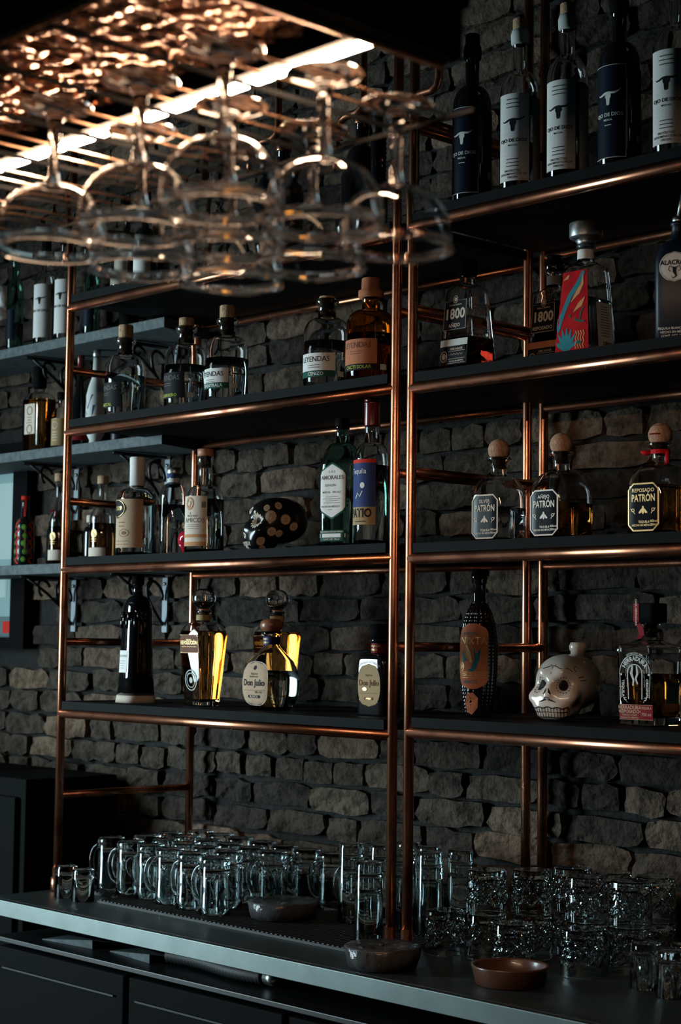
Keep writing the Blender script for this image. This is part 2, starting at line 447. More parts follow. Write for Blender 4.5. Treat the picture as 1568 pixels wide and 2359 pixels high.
for _, (cx, z, k, i, dy, rr) in rest:
    v, f = KINDS[k][i]; jb.add([(a + cx, b + .470 + dy, c + z) for a, b, c in v], f)
tag(jb.build('brick_field', 'brick', wall_back, False), kind='stuff')

# window in the brick wall, far left
win = thing('window_1', 'pale teal frosted window in a black frame at the far left', 'window', (0, 0, 0)); win['kind'] = 'structure'
fr = MB()
fr.box(-2.118, -2.04, .43, .50, 1.50, 2.14); fr.box(-3.2, -2.118, .43, .50, 2.10, 2.14); fr.box(-3.2, -2.118, .43, .50, 1.50, 1.535)
fr.build('window_frame', 'black', win, False)
box_obj('window_pane', 'pane', win, -3.2, -2.118, .47, .476, 1.60, 2.10)
box_obj('printed_strip', 'panedark', win, -3.2, -2.118, .466, .472, 1.535, 1.60)
box_obj('red_mark', 'redink', win, -2.21, -2.16, .464, .4665, 1.548, 1.585)
box_obj('poster', 'panelight', win, -2.70, -2.165, .462, .468, 1.78, 2.02)
box_obj('poster', 'panelight', win, -2.70, -2.20, .462, .468, 1.66, 1.76)

# ------------------------------------------------------------------ copper pipe shelf units
ZL = [2.3828, 2.0602, 1.7079, 1.3448]; ZR = [2.3955, 2.0545, 1.7051, 1.3533]
SL = [z + .031 for z in ZL]; SR = [z + .031 for z in ZR]
D = .419; PR = .0108
def ringed(m, p, q, r, lip=.0012):
    """a pipe sleeve with a bead at each end"""
    p, q = Vector(p), Vector(q); d = (q - p).normalized(); L = (q - p).length
    pts = []; rr = []
    for t, k in [(0, 0), (.0, 1.), (.002, 1.), (.003, .35), (.006, .35), (.007, 1.), (.009, 1.), (.010, .5)]:
        pts.append(p + d * t); rr.append(r + lip * k)
    for t, k in [(.010, .5), (.009, 1.), (.007, 1.), (.006, .35), (.003, .35), (.002, 1.), (0, 1.), (0, 0)]:
        pts.append(p + d * (L - t)); rr.append(r + lip * k)
    m.tube(pts, rr, 16)
def unit(label, xa, xb, zs, mids, low):
    root = thing('pipe_shelf_unit', label, 'shelf unit', (xa, 0, .9))
    P = lambda x, y, z: (x - xa, y, z - .9)
    posts = [(xa, 0), (xb, 0), (xa, D), (xb, D)]
    for x, y in posts:
        m = MB(); m.tube([P(x, y, .9), P(x, y, 1.6), P(x, y, 2.4), P(x, y, 3.1)], PR, 20); m.build('post', 'copper', root)
        m = MB(); m.tube([P(x, y, .9), P(x, y, .935), P(x, y, .936), P(x, y, .96)], [.0165, .0165, .0125, .0125], 20); m.build('foot_collar', 'copper', root)
    for z in zs:
        for y, nm in ((0, 'front_rail'), (D, 'back_rail')):
            m = MB(); m.tube([P(xa, y, z), P(xb, y, z)], PR * (1.05 if y == 0 else .8), 20); m.build(nm, 'copper', root)
            for x, sg in ((xa, 1), (xb, -1)):
                m = MB(); ringed(m, P(x, y, z - .036), P(x, y, z + .036), PR + .0014)
                ringed(m, P(x + sg * .008, y, z), P(x + sg * .046, y, z), PR + .0016); m.build('tee_fitting', 'copper', root)
        m = MB(); m.box(xa - xa + .016, xb - xa - .016, -.010, D + .008, z + PR + .0004 - .9, z + .031 - .9)
        m.box(xa - xa - .008, xa - xa + .016, .016, D - .016, z + PR + .0004 - .9, z + .031 - .9)
        m.box(xb - xa - .016, xb - xa + .008, .016, D - .016, z + PR + .0004 - .9, z + .031 - .9)
        m.build('shelf_board', 'board', root, False)
    for z in mids:
        for x in (xa, xb):
            if z < 1.2 and x != low: continue
            m = MB(); m.tube([P(x, 0, z), P(x, D, z)], PR * .9, 16); m.build('side_rail', 'copper', root)
            for y, sg in ((0, 1), (D, -1)):
                m = MB(); ringed(m, P(x, y, z - .036), P(x, y, z + .036), PR + .0014); ringed(m, P(x, y + sg * .008, z), P(x, y + sg * .05, z), PR + .0012)
                m.build('tee_fitting', 'copper', root)
    return root
unit('copper pipe shelf unit left of the twin uprights', -1.2033, -.0233, ZL, [2.62, 2.2215, 1.884, 1.526, 1.140], -1.2033)
unit('copper pipe shelf unit right of the twin uprights', .0233, 1.2033, ZR, [2.62, 2.2215, 1.884, 1.526, 1.140], 1.2033)

# ------------------------------------------------------------------ counter
ct = thing('counter', 'stainless steel back bar counter under the shelves', 'counter', (0, -.19, 0))
top = MB(); top.box(-1.235, 1.5, .018, .628, .885, .9); top.box(-1.235, 1.5, 0, .018, .862, .9)
top.build('worktop', 'steel', ct, False, bevel=.0015)
box_obj('carcass', 'black', ct, -1.2, 1.45, .05, .62, .0, .80)
box_obj('carcass_top_lip', 'iron', ct, -1.2, 1.45, .006, .62, .80, .812, .002)
box_obj('back_panel', 'black', ct, -1.2, 1.45, .40, .62, .812, .884)
for i, x in enumerate([-1.19, -.66, -.13, .40, .93]):
    d = box_obj('drawer_front', 'black', ct, x, x + .51, .012, .05, .56, .788, .003)
    box_obj('drawer_lip', 'iron', d, x + .03, x + .48, .006, .012, .738, .742)
    d2 = box_obj('cabinet_door', 'black', ct, x, x + .51, .012, .05, .08, .545, .003)
hose = thing('coiled_hose', 'ribbed black hose tucked under the steel counter edge', 'hose', (-.62, -.10, .812))
m = MB(); pts = []; rr = []
for i in range(61): pts.append((i * .0055, .0 + .01 * math.sin(i * .1), .0215)); rr.append(.0185 if i % 2 else .0135)
m.tube(pts, rr, 12); m.build('hose_tube', 'rubber', hose)
m = MB(); m.tube([(.335, .0, .0215), (.37, 0, .0215)], .016, 14); m.build('hose_coupling', 'zinc', hose)
nap = MB()
for i, (x, z, a) in enumerate([(-.98, .812, .1), (-.9, .8145, -.12)]):
    c, s_ = math.cos(a), math.sin(a)
    pts = [(-.09, -.04), (.09, -.04), (.09, .04), (-.09, .04)]
    t = MB(); v = [(c * p - s_ * q, s_ * p + c * q, 0) for p, q in pts]; v2 = [(p, q, .002 + (.018 if k == 1 else 0)) for k, (p, q, _) in enumerate(v)]
    t.add(v + v2, [(0, 3, 2, 1), (4, 5, 6, 7), (0, 1, 5, 4), (1, 2, 6, 5), (2, 3, 7, 6), (3, 0, 4, 7)])
    o = t.build('folded_cloth', 'plank', None, False, loc=(x + i * .16, -.085 + .01 * i, .8122))
    tag(o, ['grey folded cloth in the slot under the counter, left one', 'grey folded cloth in the slot under the counter, right one'][i], 'cloth')

# ------------------------------------------------------------------ wall planks on iron brackets, far left
for k, z in enumerate([2.387, 2.076, 1.744]):
    r = thing('wall_shelf', ['top', 'middle', 'lowest'][k] + ' grey plank shelf on the brick wall at the left', 'shelf', (-1.9, .456, z))
    m = MB(); v = [(-.75, -.206, -.028), (.765, -.206, -.028), (.70, 0, -.028), (-.75, 0, -.028)]
    m.add(v + [(x, y, 0) for x, y, _ in v], [(0, 3, 2, 1), (4, 5, 6, 7), (0, 1, 5, 4), (1, 2, 6, 5), (2, 3, 7, 6), (3, 0, 4, 7)])
    m.build('plank', 'plank', r, False, bevel=.002)
    for bx in (.095, .535):
        b = MB(); b.box(bx - .011, bx + .011, -.008, -.001, -.19, -.035); b.build('bracket_strip', 'strip', r, False)
        for dz in (-.055, -.165):
            s_ = MB(); s_.tube([(bx, -.008, dz), (bx, -.012, dz)], .005, 10); s_.build('screw', 'zinc', r)
        b = MB(); b.tube([(bx, -.012, -.034), (bx, -.195, -.034)], .005, 8)
        for (cy_, cz, R, a0, a1) in [(-.055, -.085, .042, -.4, 4.6), (-.12, -.066, .028, .2, 5.2)]:
            b.tube([(bx, cy_ + R * (1 - .06 * q) * math.cos(a0 + (a1 - a0) * q / 16), cz + R * (1 - .02 * q) * math.sin(a0 + (a1 - a0) * q / 16)) for q in range(17)], .0045, 8)
        b.tube([(bx, -.012, -.17), (bx, -.05, -.12), (bx, -.10, -.08), (bx, -.17, -.036)], .0045, 8)
        b.build('scroll_bracket', 'iron', r)
sc = thing('side_cabinet', 'tall black cabinet at the left edge beyond the counter', 'cabinet', (-2.0, .25, 0))
box_obj('cabinet_body', 'black', sc, -.75, .45, -.12, .185, 0, 1.15, .004)
box_obj('cabinet_door', 'black', sc, -.70, -.12, -.135, -.12, .1, 1.1, .003); box_obj('cabinet_door', 'black', sc, -.10, .42, -.135, -.12, .1, 1.1, .003)
sp = thing('soap_dispenser', 'pump soap dispenser with white pump at the left edge', 'soap dispenser', (-1.93, .25, 1.152))
pr = [(0, .022, .022, 4), (.004, .025, .025, 4), (.075, .025, .025, 4)] + dome(.075, .025, .025, 4, .086, .011)
solid_body(sp, pr, 'soap', 28, 'bottle_body')
lathe_part(sp, 'pump_collar', [(.012, .086), (.012, .102), (.006, .104), (.006, .122)], 'plastic')
m = MB(); m.tube([(0, 0, .122), (0, 0, .136)], [.009, .010], 14); m.tube([(0, 0, .130), (.02, -.012, .131), (.034, -.02, .124)], .0045, 10); m.build('pump_head', 'plastic', sp)

# ------------------------------------------------------------------ bottles: shared motifs
def bull_skull(d, x, z, k):
    """long-horned bull skull, about 50k wide"""
    d.stroke([(x + k * a, z + k * b) for a, b in [(-24, 3), (-20, 0), (-14, 1), (-7, 4), (0, 5)]], [k * w for w in (.6, 2.6, 4, 4.4, 4.4)])
    d.stroke([(x + k * a, z + k * b) for a, b in [(0, 5), (7, 4), (14, 4), (21, 7), (26, 12)]], [k * w for w in (4.4, 4.4, 3.8, 2.8, .6)])
    d.poly([(x + k * a, z + k * b) for a, b in [(-5.5, 4), (-6.5, -3), (-4, -8), (-3.4, -17), (-2, -20), (2, -20), (3.4, -17), (4, -8), (6.5, -3), (5.5, 4)]])
    return d
def bee(d, x, z, k):
    d.disc(x, z + 5 * k, 1.6 * k, 1.6 * k, 12)
    d.poly([(x + k * a, z + k * b) for a, b in [(-1.8, 4), (1.8, 4), (2.4, 1), (1.8, -4), (0, -6), (-1.8, -4), (-2.4, 1)]])
    for s_ in (-1, 1): d.poly([(x + s_ * k * a, z + k * b) for a, b in [(2.6, 3), (5.5, 0), (8, -3), (7.5, -4.6), (4, -4.2), (2.6, -2)]][::s_])
    return d
def flourish(d, x, z, k, sg=1):
    d.stroke([(x + sg * k * 3 * math.cos(t) * (1 - t / 9), z + k * 3 * math.sin(t) * (1 - t / 9)) for t in [i * .5 for i in range(13)]], k * .9)
    d.stroke([(x + sg * k * a, z + k * b) for a, b in [(-3, -5), (-1, -2), (2, -1), (4, 3)]], k * .9); return d

# ------------------------------------------------------------------ top shelf, right unit: long-necked mezcal bottles
def mezcal(x, rz, label, dark, liq=None, stopper='cork', y=.085):
    z = SR[0]; r = thing('mezcal_bottle', label, 'bottle', (x, y, z), rz, 'tall bull-skull bottles on the top shelf')
    R = .0405
    pr = round_bottle(R, .215, .262, .0145, .348, .0025, .014)
    if dark: solid_body(r, pr, 'blackglass', 36, 'dark_glass_body')
    else: glass_body(r, pr, 'glass', .205, liq or 'water', .0025, .012)
    lathe_part(r, 'wax_seal', [(.0150, .318), (.0185, .322), (.0190, .340), (.0165, .3495)], 'black' if dark else 'silverlabel')
    lathe_part(r, 'stopper', [(.0145, .3495), (.0150, .353), (.0150, .371), (.0135, .373)], 'black' if dark else stopper)
    lm = 'navy' if dark else 'paper'; im = 'white' if dark else 'ink'
    decal(r, 'front_label', pr, lm, rect_w(.070), .030, .208, 4, 22)
    if not dark:
        decal(r, 'back_label', pr, 'silverlabel', rect_w(.075), .030, .200, 3, 20, cx=.080)
    else: decal(r, 'back_label', pr, 'navy', rect_w(.06), .030, .205, 3, 16, cx=.078)
    d = Dec(); bull_skull(d, 0, .150, .00098); d.text('OJO DE DIOS', 0, .112, .0098, .02)
    d.text('MEZCAL', 0, .102, .005)
    if not dark:
        d.lines(0, .196, .036, 3, .008, .0016, 3); d.lines(0, .074, .030, 3, .007, .0015, 5)
        d.text('PROTECTED', 0, .050, .0062); d.text('DENOMINATION OF', 0, .0435, .0062); d.text('ORIGIN', 0, .037, .0062)
    else:
        d.lines(0, .092, .02, 1, .008, .0015, 3)
        d.rect(-.035, .035, .0285, .0297, 16); d.rect(-.035, .035, .2075, .2085, 16); d.rect(.0342, .0350, .03, .207)
    d.build(r, 'lettering', pr, im)
    if not dark: Dec().stroke([(.0352, .030), (.0352, .208)], .0022).build(r, 'label_edge', pr, 'ink')
    s1 = Dec().rect(.058, .070, .060, .074, 4); s1.build(r, 'tax_stamp', pr, 'silverlabel', .0016)
    s2 = Dec().rect(.067, .0725, .060, .065, 2); s2.build(r, 'stamp_mark', pr, 'redink', .0018)
    Dec().disc(.078, .045, .007, .009).build(r, 'round_seal', pr, 'brown' if not dark else 'greyink', .0016)
    return r
mezcal(.107, .20, 'black bottle with navy bull-skull label, first on the top right shelf', True)
mezcal(.237, .34, 'clear bottle with white bull-skull label right of the first black one', False, 'water')
mezcal(.360, .22, 'dark red bottle with white bull-skull label on the top right shelf', False, 'deepred')
mezcal(.487, .10, 'black bottle with navy bull-skull label, between two white-labelled bottles', True)
mezcal(.614, .24, 'clear bottle with white bull-skull label at the right picture edge', False, 'water')

# top shelf, left unit: seen through the hanging glasses
def plain_bottle(name, label, x, y, z, R, hb, hs, rn, hn, body, cap, cap_h=.03, lab=None, lz=(0, 0), lw=.06, group=None, rz=0, fill=None, liq='water', t=.0028):
    r = thing(name, label, 'bottle', (x, y, z), rz, group)
    pr = round_bottle(R, hb, hs, rn, hn)
    if body in ('glass', 'greenglass', 'amberglass'): glass_body(r, pr, body, fill, liq, t)
    else: solid_body(r, pr, body, 36, 'glass_body')
    lathe_part(r, 'stopper', [(rn + .003, hn - cap_h * .5), (rn + .0038, hn - cap_h * .4), (rn + .0038, hn + cap_h * .5), (rn + .001, hn + cap_h * .55)], cap)
    if lab: decal(r, 'label', pr, lab, rect_w(lw), lz[0], lz[1], 3, 18)
    return r, pr
plain_bottle('dark_bottle', 'black bottle behind the hanging glasses, beside the slim ribbed one', -.235, .10, SL[0], .038, .17, .22, .015, .285, 'blackglass', 'copper')
plain_bottle('dark_bottle', 'black bottle with a copper cap behind the middle hanging glasses', -.498, .10, SL[0], .038, .16, .21, .015, .275, 'blackglass', 'copper')
r, pr = plain_bottle('dark_bottle', 'squat bottle with pale label on the top left shelf, under the glasses', -1.02, .10, SL[0], .034, .15, .19, .013, .26, 'blackglass', 'black', lab='paper', lz=(.02, .12), lw=.07, rz=.3)
r, pr = plain_bottle('dark_bottle', 'bottle with pale label at the left end of the top copper shelf', -1.125, .10, SL[0], .028, .15, .19, .012, .26, 'blackglass', 'black', lab='cream', lz=(.03, .13), lw=.06, rz=.3)
w = thing('wicker_bottle', 'bottle wrapped in black cord between two pale-labelled bottles', 'bottle', (-1.075, .19, SL[0]))
pw = [(0, .03, .03, 2)] + [(.004 + i * .006, .033 + (.0018 if i % 2 else 0), .033 + (.0018 if i % 2 else 0), 2) for i in range(22)] + dome(.136, .033, .033, 2, .18, .012) + [(.24, .012, .012, 2)]
solid_body(w, pw, 'blackglass', 32, 'corded_body'); lathe_part(w, 'stopper', [(.014, .23), (.014, .262)], 'cork')
rb = thing('ribbed_bottle', 'slim black bottle with spiral ribs beside the twin uprights', 'bottle', (-.168, .085, SL[0]), .5)
pw = [(0, .016, .016, 2)] + [(.004 + i * .005, .0165 + (.002 if i % 2 else 0), .0165 + (.002 if i % 2 else 0), 2) for i in range(44)] + dome(.222, .0165, .0165, 2, .236, .008) + [(.26, .008, .008, 2)]
solid_body(rb, pw, 'blackglass', 28, 'ribbed_body'); lathe_part(rb, 'stopper', [(.0095, .25), (.0095, .272)], 'black')
Dec().vtext('OI', 0, .055, .016, .03).build(rb, 'lettering', [(0, .019, .019, 2), (.3, .019, .019, 2)], 'white')

# ------------------------------------------------------------------ second shelf, left unit: apothecary bottles with corks
def apothecary(x, label, rz, lab, ink, sub, subm, body='glass', liq='water', wide=.0515, capm='cork', h=.235, cap2=None, labz=(.022, .075), word='LEYENDAS', y=.065):
    r = thing('cork_bottle', label, 'bottle', (x, y, SL[1]), rz, 'cork-stoppered apothecary bottles')
    R = wide
    pr = [(0, R - .006, R - .006, 2), (.006, R, R, 2), (.07, R, R, 2), (.125, R, R, 2)] + dome(.125, R, R, 2, .160, .020, 8) + \
         [(.188, .019, .019, 2), (.190, .0255, .0255, 2), (.199, .0265, .0265, 2), (.203, .0235, .0235, 2)]
    glass_body(r, pr, body, .105, liq, .0028, .008)
    if cap2: lathe_part(r, 'foil_cap', [(.0272, .187), (.0278, .190), (.0278, .202), (.0215, .2045), (.0205, .228), (.019, .230)], cap2)
    else:
        lathe_part(r, 'stopper', [(.0150, .160), (.0160, .165), (.0165, .203), (.0185, .2045), (.0185, h), (.017, h + .002)], capm)
    decal(r, 'label', pr, lab, rect_w(.098), labz[0] + .014, labz[1], 3, 22)
    decal(r, 'label_band', pr, subm, rect_w(.098), labz[0], labz[0] + .014, 1, 22)
    d = Dec().text(word, 0, labz[1] - .014, .017, .004, .92); d.lines(.0, labz[1] - .027, .03, 2, .005, .0011, 2); d.build(r, 'lettering', pr, ink)
    Dec().text(sub, 0.004, labz[0] + .0068, .0105, .01).build(r, 'band_lettering', pr, 'yellowink' if subm == 'ink' else 'white')
    Dec().rect(.056, .071, labz[0] + .001, labz[0] + .013, 3).build(r, 'tax_stamp', pr, 'silverlabel')
    return r
apothecary(-1.052, 'cork bottle with black label nearest the left copper upright', -.20, 'ink', 'greyink', 'MEZCAL', 'ink', labz=(.022, .085))
apothecary(-.806, 'cork bottle with black label, second from the left copper upright', -.10, 'ink', 'greyink', 'GUERRERO', 'ink', h=.222, labz=(.022, .085))
apothecary(-.651, 'cork bottle with white label and dark green strip, in mid shelf', .02, 'paper', 'ink', 'TEPEXTRALA', 'green', h=.232, labz=(.030, .078))
apothecary(-.305, 'cork bottle with white label next to the amber bottle', .24, 'paper', 'ink', 'CENIZO', 'green', h=.207, labz=(.022, .075))
apothecary(-.166, 'amber bottle with terracotta label and orange foil cap', .14, 'orange', 'brown', 'CACTI SOLAR', 'ink', body='amberglass', liq='amber', wide=.0535, cap2='orange', labz=(.022, .090))

# ------------------------------------------------------------------ second shelf, right unit: tapered decanters
def decanter(x, y, label, rz, front, liq, fill, cap, art=False, h=.265, s=1.0):
    r = thing('tapered_decanter', label, 'bottle', (x, y, SR[1]), rz, 'square tapered decanters')
    A, B = .046 * s, .046 * s
    pr = [(0, A - .004, B - .004, 9), (.004, A, B, 9), (.012, A * .985, B * .985, 9), (.10 * s, A * .84, B * .84, 9), (.168 * s, A * .725, B * .725, 9), (.176 * s, A * .68, B * .68, 8),
          (.183 * s, A * .50, B * .50, 5), (.189 * s, .0165, .0165, 2), (.214 * s, .0160, .0160, 2), (.216 * s, .019, .019, 2), (.222 * s, .019, .019, 2), (.224 * s, .017, .017, 2)]
    glass_body(r, pr, 'glass', fill, liq, .004, .010, 56)
    Z = lambda a: a * s
    if cap == 'metal':
        lathe_part(r, 'cap_neck', [(.0175, Z(.218)), (.0175, Z(.226)), (.021, Z(.230))], 'metalcap')
        lathe_part(r, 'cap', [(.021, Z(.230)), (.032, Z(.236)), (.0325, Z(.238)), (.0325, Z(.263)), (.031, Z(.265))], 'metalcap')
    elif cap == 'glass':
        lathe_part(r, 'cap', [(.0175, Z(.222)), (.021, Z(.226)), (.021, Z(.240)), (.018, Z(.243)), (.016, Z(.252)), (.017, Z(.256))], 'blackglass')
    else: lathe_part(r, 'cap', [(.0185, Z(.205)), (.020, Z(.208)), (.020, Z(.238)), (.0185, Z(.240))], 'black')
    if cap != 'black': decal(r, 'neck_band', pr, 'paper' if cap == 'metal' else 'greyink', rect_w(.098), Z(.1925), Z(.211), 1, 24)
    tap = lambda z0, z1, m_: (lambda t: (lambda a: (-a, a))(interp(pr, z0 + (z1 - z0) * t)[0] - m_))
    if art:
        z0, z1 = .006, .166; decal(r, 'art_panel', pr, 'pinkink', tap(z0, z1, .0045), z0, z1, 8, 8)
        d = Dec()                                   # broad blue leaf and agave
        d.stroke([(.022, .163), (.010, .140), (-.008, .118), (-.022, .088), (-.029, .060)], [.007, .010, .011, .010, .003])
        for a in (-1.1, -.7, -.35, 0, .35, .75, 1.15):
            d.stroke([(-.012, .010), (-.012 + .020 * math.sin(a), .010 + .028 * math.cos(a)), (-.012 + .033 * math.sin(a), .010 + .046 * math.cos(a))], [.006, .008, .001])
        d.stroke([(-.026, .088), (-.032, .074), (-.033, .058), (-.034, .048)], [.002, .013, .012, .002])
        d.build(r, 'leaf_print', pr, 'tealink', .0014)
        d = Dec()
        for (x0, z0_, x1, z1_, wd) in [(-.005, .105, .020, .142, .010), (.002, .085, .028, .112, .011), (.013, .118, .021, .158, .007), (-.026, .150, -.012, .160, .007)]:
            d.stroke([(x0, z0_), ((x0 + x1) / 2 + .003, (z0_ + z1_) / 2), (x1, z1_)], [.001, wd, .001])
        for k in range(4): d.stroke([(.010 + .006 * k, .012 + .007 * j) if j % 2 else (.013 + .006 * k, .012 + .007 * j) for j in range(6)], .0022)
        d.build(r, 'petal_print', pr, 'orangeband', .0015)
        d = Dec().stroke([(.005, .072), (.015, .066), (.030, .064)], .004).stroke([(.018, .066), (.021, .083), (.026, .092)], .003); d.disc(.019, .024, .0065, .004)
        d.disc(-.006, .078, .0028); d.build(r, 'stem_print', pr, 'green', .0016)
    else:
        g = front
        decal(r, 'upper_label', pr, 'ink', lambda t: (-.0295 * s - .002 * (1 - t), .0295 * s + .002 * (1 - t)), Z(.088), Z(.150), 3, 6)
        decal(r, 'lower_label', pr, 'ink', rect_w(.076 * s), Z(.016), Z(.066), 3, 6)
        decal(r, 'name_strip', pr, 'silverlabel' if g == 'AÑEJO' else 'orange', rect_w(.074 * s), Z(.055), Z(.069), 1, 6, off=.0010)
        d = Dec().text('1800', 0, Z(.121), .030 * s, .03, .92).text(g, 0, Z(.0975), .0105 * s)
        d.stroke([(-.031 * s, Z(.0895)), (.031 * s, Z(.0895)), (.0285 * s, Z(.1495)), (-.0285 * s, Z(.1495))], .0008, True)
        d.ringd(0, Z(.152), .006, .0075, .0012).disc(0, Z(.152), .0035, .0045); d.ringd(-.024 * s, Z(.034), .0085, .011, .0016).disc(-.024 * s, Z(.034), .005, .007)
        d.text('TEQUILA RESERVA', 0, Z(.1405), .0042); d.text('100% AGAVE', .009, Z(.048), .0062)
        for zz in (.0435, .0275, .0185): d.rect(-.012 * s, .034 * s, Z(zz), Z(zz) + .0006, 4)
        d.stroke([(-.008 + .004 * i, Z(.0365) + (.0022 if i % 2 else -.0012)) for i in range(10)], .0007)
        d.text('HECHO EN MÉXICO', .011, Z(.0228), .0042)
        d.build(r, 'lettering', pr, 'cream', .0014)
    return r, pr
decanter(.098, .085, 'square decanter with black label and dark red spirit, front of the second shelf', 0, 'AÑEJO', 'red', .073, 'black', h=.238)
decanter(.218, .22, 'dark square decanter half hidden behind the red painted one', 0, 'REPOSADO', 'deepred', .15, 'glass', s=.98)
dr, pr = decanter(.407, .085, 'square decanter with red leaf artwork and broad metal cap', 0, '', 'water', .112, 'metal', True)
# printed back panel on its right hand side
def side_fn(pr, off):
    def g(s_, z): a, b, n = interp(pr, z); return (a + off, s_, z)
    return g
d = Dec()
for i in range(8):
    z0 = .012 + i * .0115; wv = .030
    d.rect(-wv * .62, wv * .95, z0, z0 + .0115, 1)
d.build(dr, 'back_print', pr, 'silverlabel', fn=side_fn(pr, .0006))
d = Dec().text('1800', .004, .138, .016, .02).text('1800', .008, .022, .015, .02); d.lines(.005, .096, .034, 12, .0052, .0012, 4); d.text('SILVER', .008, .0145, .005)
d.build(dr, 'side_lettering', pr, 'ink', fn=side_fn(pr, .0012))

# navy bottle with round white emblem and pourer
nb = thing('navy_bottle', 'matte navy bottle with a round white scorpion emblem and metal pourer', 'bottle', (.624, .085, SR[1]), .42)
pr = [(0, .036, .036, 5), (.004, .040, .040, 5), (.15, .040, .040, 5)] + dome(.150, .040, .040, 5, .195, .014) + [(.222, .0135, .0135, 2), (.224, .016, .016, 2), (.230, .016, .016, 2)]
solid_body(nb, pr, 'navyglass', 44, 'navy_body')
m = MB(); m.tube([(0, 0, .228), (0, 0, .238), (.001, 0, .242)], [.013, .012, .006], 14); m.tube([(0, 0, .240), (.004, -.002, .262), (.010, -.006, .290)], [.0045, .004, .0035], 10); m.build('pourer', 'metalcap', nb)
decal(nb, 'round_emblem', pr, 'paper', oval_w(.056, 2.0), .112, .168, 14, 12)
d = Dec().text('ALACRÁN', 0, .147, .0125, .03, .9); d.stroke([(0, .139), (.000, .130), (.003, .122), (-.003, .118), (-.006, .123)], [.008, .006, .003, .002, .001])
for s_ in (-1, 1): d.stroke([(s_ * .003, .138), (s_ * .009, .141), (s_ * .011, .134), (s_ * .007, .131)], .0016)
d.ringd(0, .140, .026, .026, .0007); d.build(nb, 'emblem_print', pr, 'ink')
d = Dec().text('TEQUILA BLANCO 100%', .0, .026, .0058).text('HECHO EN MÉXICO', .0, .019, .0058).text('CONT. NET. 750 ml', .0, .012, .0058); d.build(nb, 'lettering', pr, 'white')

# ------------------------------------------------------------------ third shelf, left unit
r = thing('clear_bottle', 'clear bottle with tan label and dark oval crest', 'bottle', (-.987, .062, SL[2]), .02)
pr = round_bottle(.050, .140, .172, .0165, .238, .002, .02)
glass_body(r, pr, 'glass', .165, 'water', .003, .010)
lathe_part(r, 'paper_seal', [(.0190, .176), (.0190, .228), (.0195, .230), (.0195, .246), (.018, .248)], 'paper')
decal(r, 'label', pr, 'tan', rect_w(.122), .020, .140, 4, 26)
decal(r, 'crest', pr, 'ink', oval_w(.062, 1.55), .092, .142, 12, 14, cx=-.012, off=.0014)
d = Dec().ringd(-.012, .117, .026, .021, .0012).text('1519', -.008, .117, .014, .02); d.build(r, 'crest_lettering', pr, 'goldink', .002)
d = Dec().lines(.004, .082, .030, 2, .009, .0022, 4).ringd(.012, .056, .014, .009, .0012).disc(.012, .056, .007, .0045).lines(.004, .036, .05, 2, .008, .0012, 6); d.build(r, 'lettering', pr, 'brownink')
r, pr = plain_bottle('clear_bottle', 'clear bottle with blue striped neck behind the tan-labelled one', -.985, .175, SL[2], .037, .150, .190, .014, .222, 'glass', 'metalcap', .016, rz=0, fill=.135, liq='water')
for k, zz in enumerate((.180, .192, .204)):
    decal(r, 'neck_band', [(0, .0155, .0155, 2), (.3, .0155, .0155, 2)], 'blueink' if k % 2 == 0 else 'silverlabel', rect_w(.09), zz, zz + .0105, 1, 24)
r = thing('clear_bottle', 'clear bottle with cream label and orange bands beside the black skull', 'bottle', (-.720, .062, SL[2]), .26)
pr = round_bottle(.0465, .132, .162, .0165, .232, .003, .02)
glass_body(r, pr, 'glass', .128, 'water', .003, .010)
lathe_part(r, 'stopper', [(.0130, .205), (.0135, .231), (.0195, .232), (.0195, .248), (.018, .249)], 'woodlight')
decal(r, 'label', pr, 'cream', rect_w(.070), .016, .134, 4, 18)
Dec().rect(-.035, .035, .036, .0435, 12).build(r, 'orange_band', pr, 'orangeband'); Dec().rect(-.035, .035, .0165, .0255, 12).build(r, 'orange_band', pr, 'orangeband'); Dec().disc(-.010, .116, .0125, .0155).build(r, 'orange_disc', pr, 'orangeband')
d = Dec().ringd(-.010, .116, .009, .012, .0012).disc(-.010, .116, .004, .006).disc(-.010, .093, .003, .003); d.build(r, 'emblem', pr, 'cream', .0018)
d = Dec().text('AMICOS', .002, .076, .0155, .0).text('MEZCALES', -.002, .0865, .006).lines(.0, .066, .048, 3, .0045, .001, 3).rect(.022, .032, .106, .120, 2); d.build(r, 'lettering', pr, 'greyink')
Dec().disc(.066, .046, .0085, .0125).build(r, 'back_seal', pr, 'ink')
r = thing('green_tint_bottle', 'green tinted bottle with white six-sided label', 'bottle', (-.272, .085, SL[2]), .20)
pr = [(0, .033, .033, 6), (.004, .0365, .0365, 6), (.10, .0365, .0365, 6), (.172, .0365, .0365, 6)] + dome(.172, .0365, .0365, 6, .232, .0145, 8, .8) + [(.262, .0135, .0135, 2), (.263, .0160, .0160, 2), (.272, .0160, .0160, 2)]
glass_body(r, pr, 'greenglass', .125, 'water', .003, .010, 48)
lathe_part(r, 'stopper', [(.0150, .264), (.0165, .272), (.0165, .286), (.015, .287)], 'black')
decal(r, 'label_border', pr, 'green', hex_w(.071, .16), .062, .186, 16, 16); decal(r, 'label', pr, 'paper', hex_w(.066, .16), .066, .182, 16, 16, off=.0011)
d = Dec().text('L A S', 0, .166, .0075, .0).text('AMORALES', .0, .153, .0125, .01, .95).text('ESPADÍN', -.004, .136, .0075, .0).text('MEZCAL   40% ALC.', 0, .121, .0058).lines(0, .111, .048, 4, .0044, .0008, 8).text('HECHO EN MÉXICO', -.004, .0895, .0055).lines(-.004, .083, .02, 1, .004, .001, 1)
d.build(r, 'lettering', pr, 'greyink', .0016)
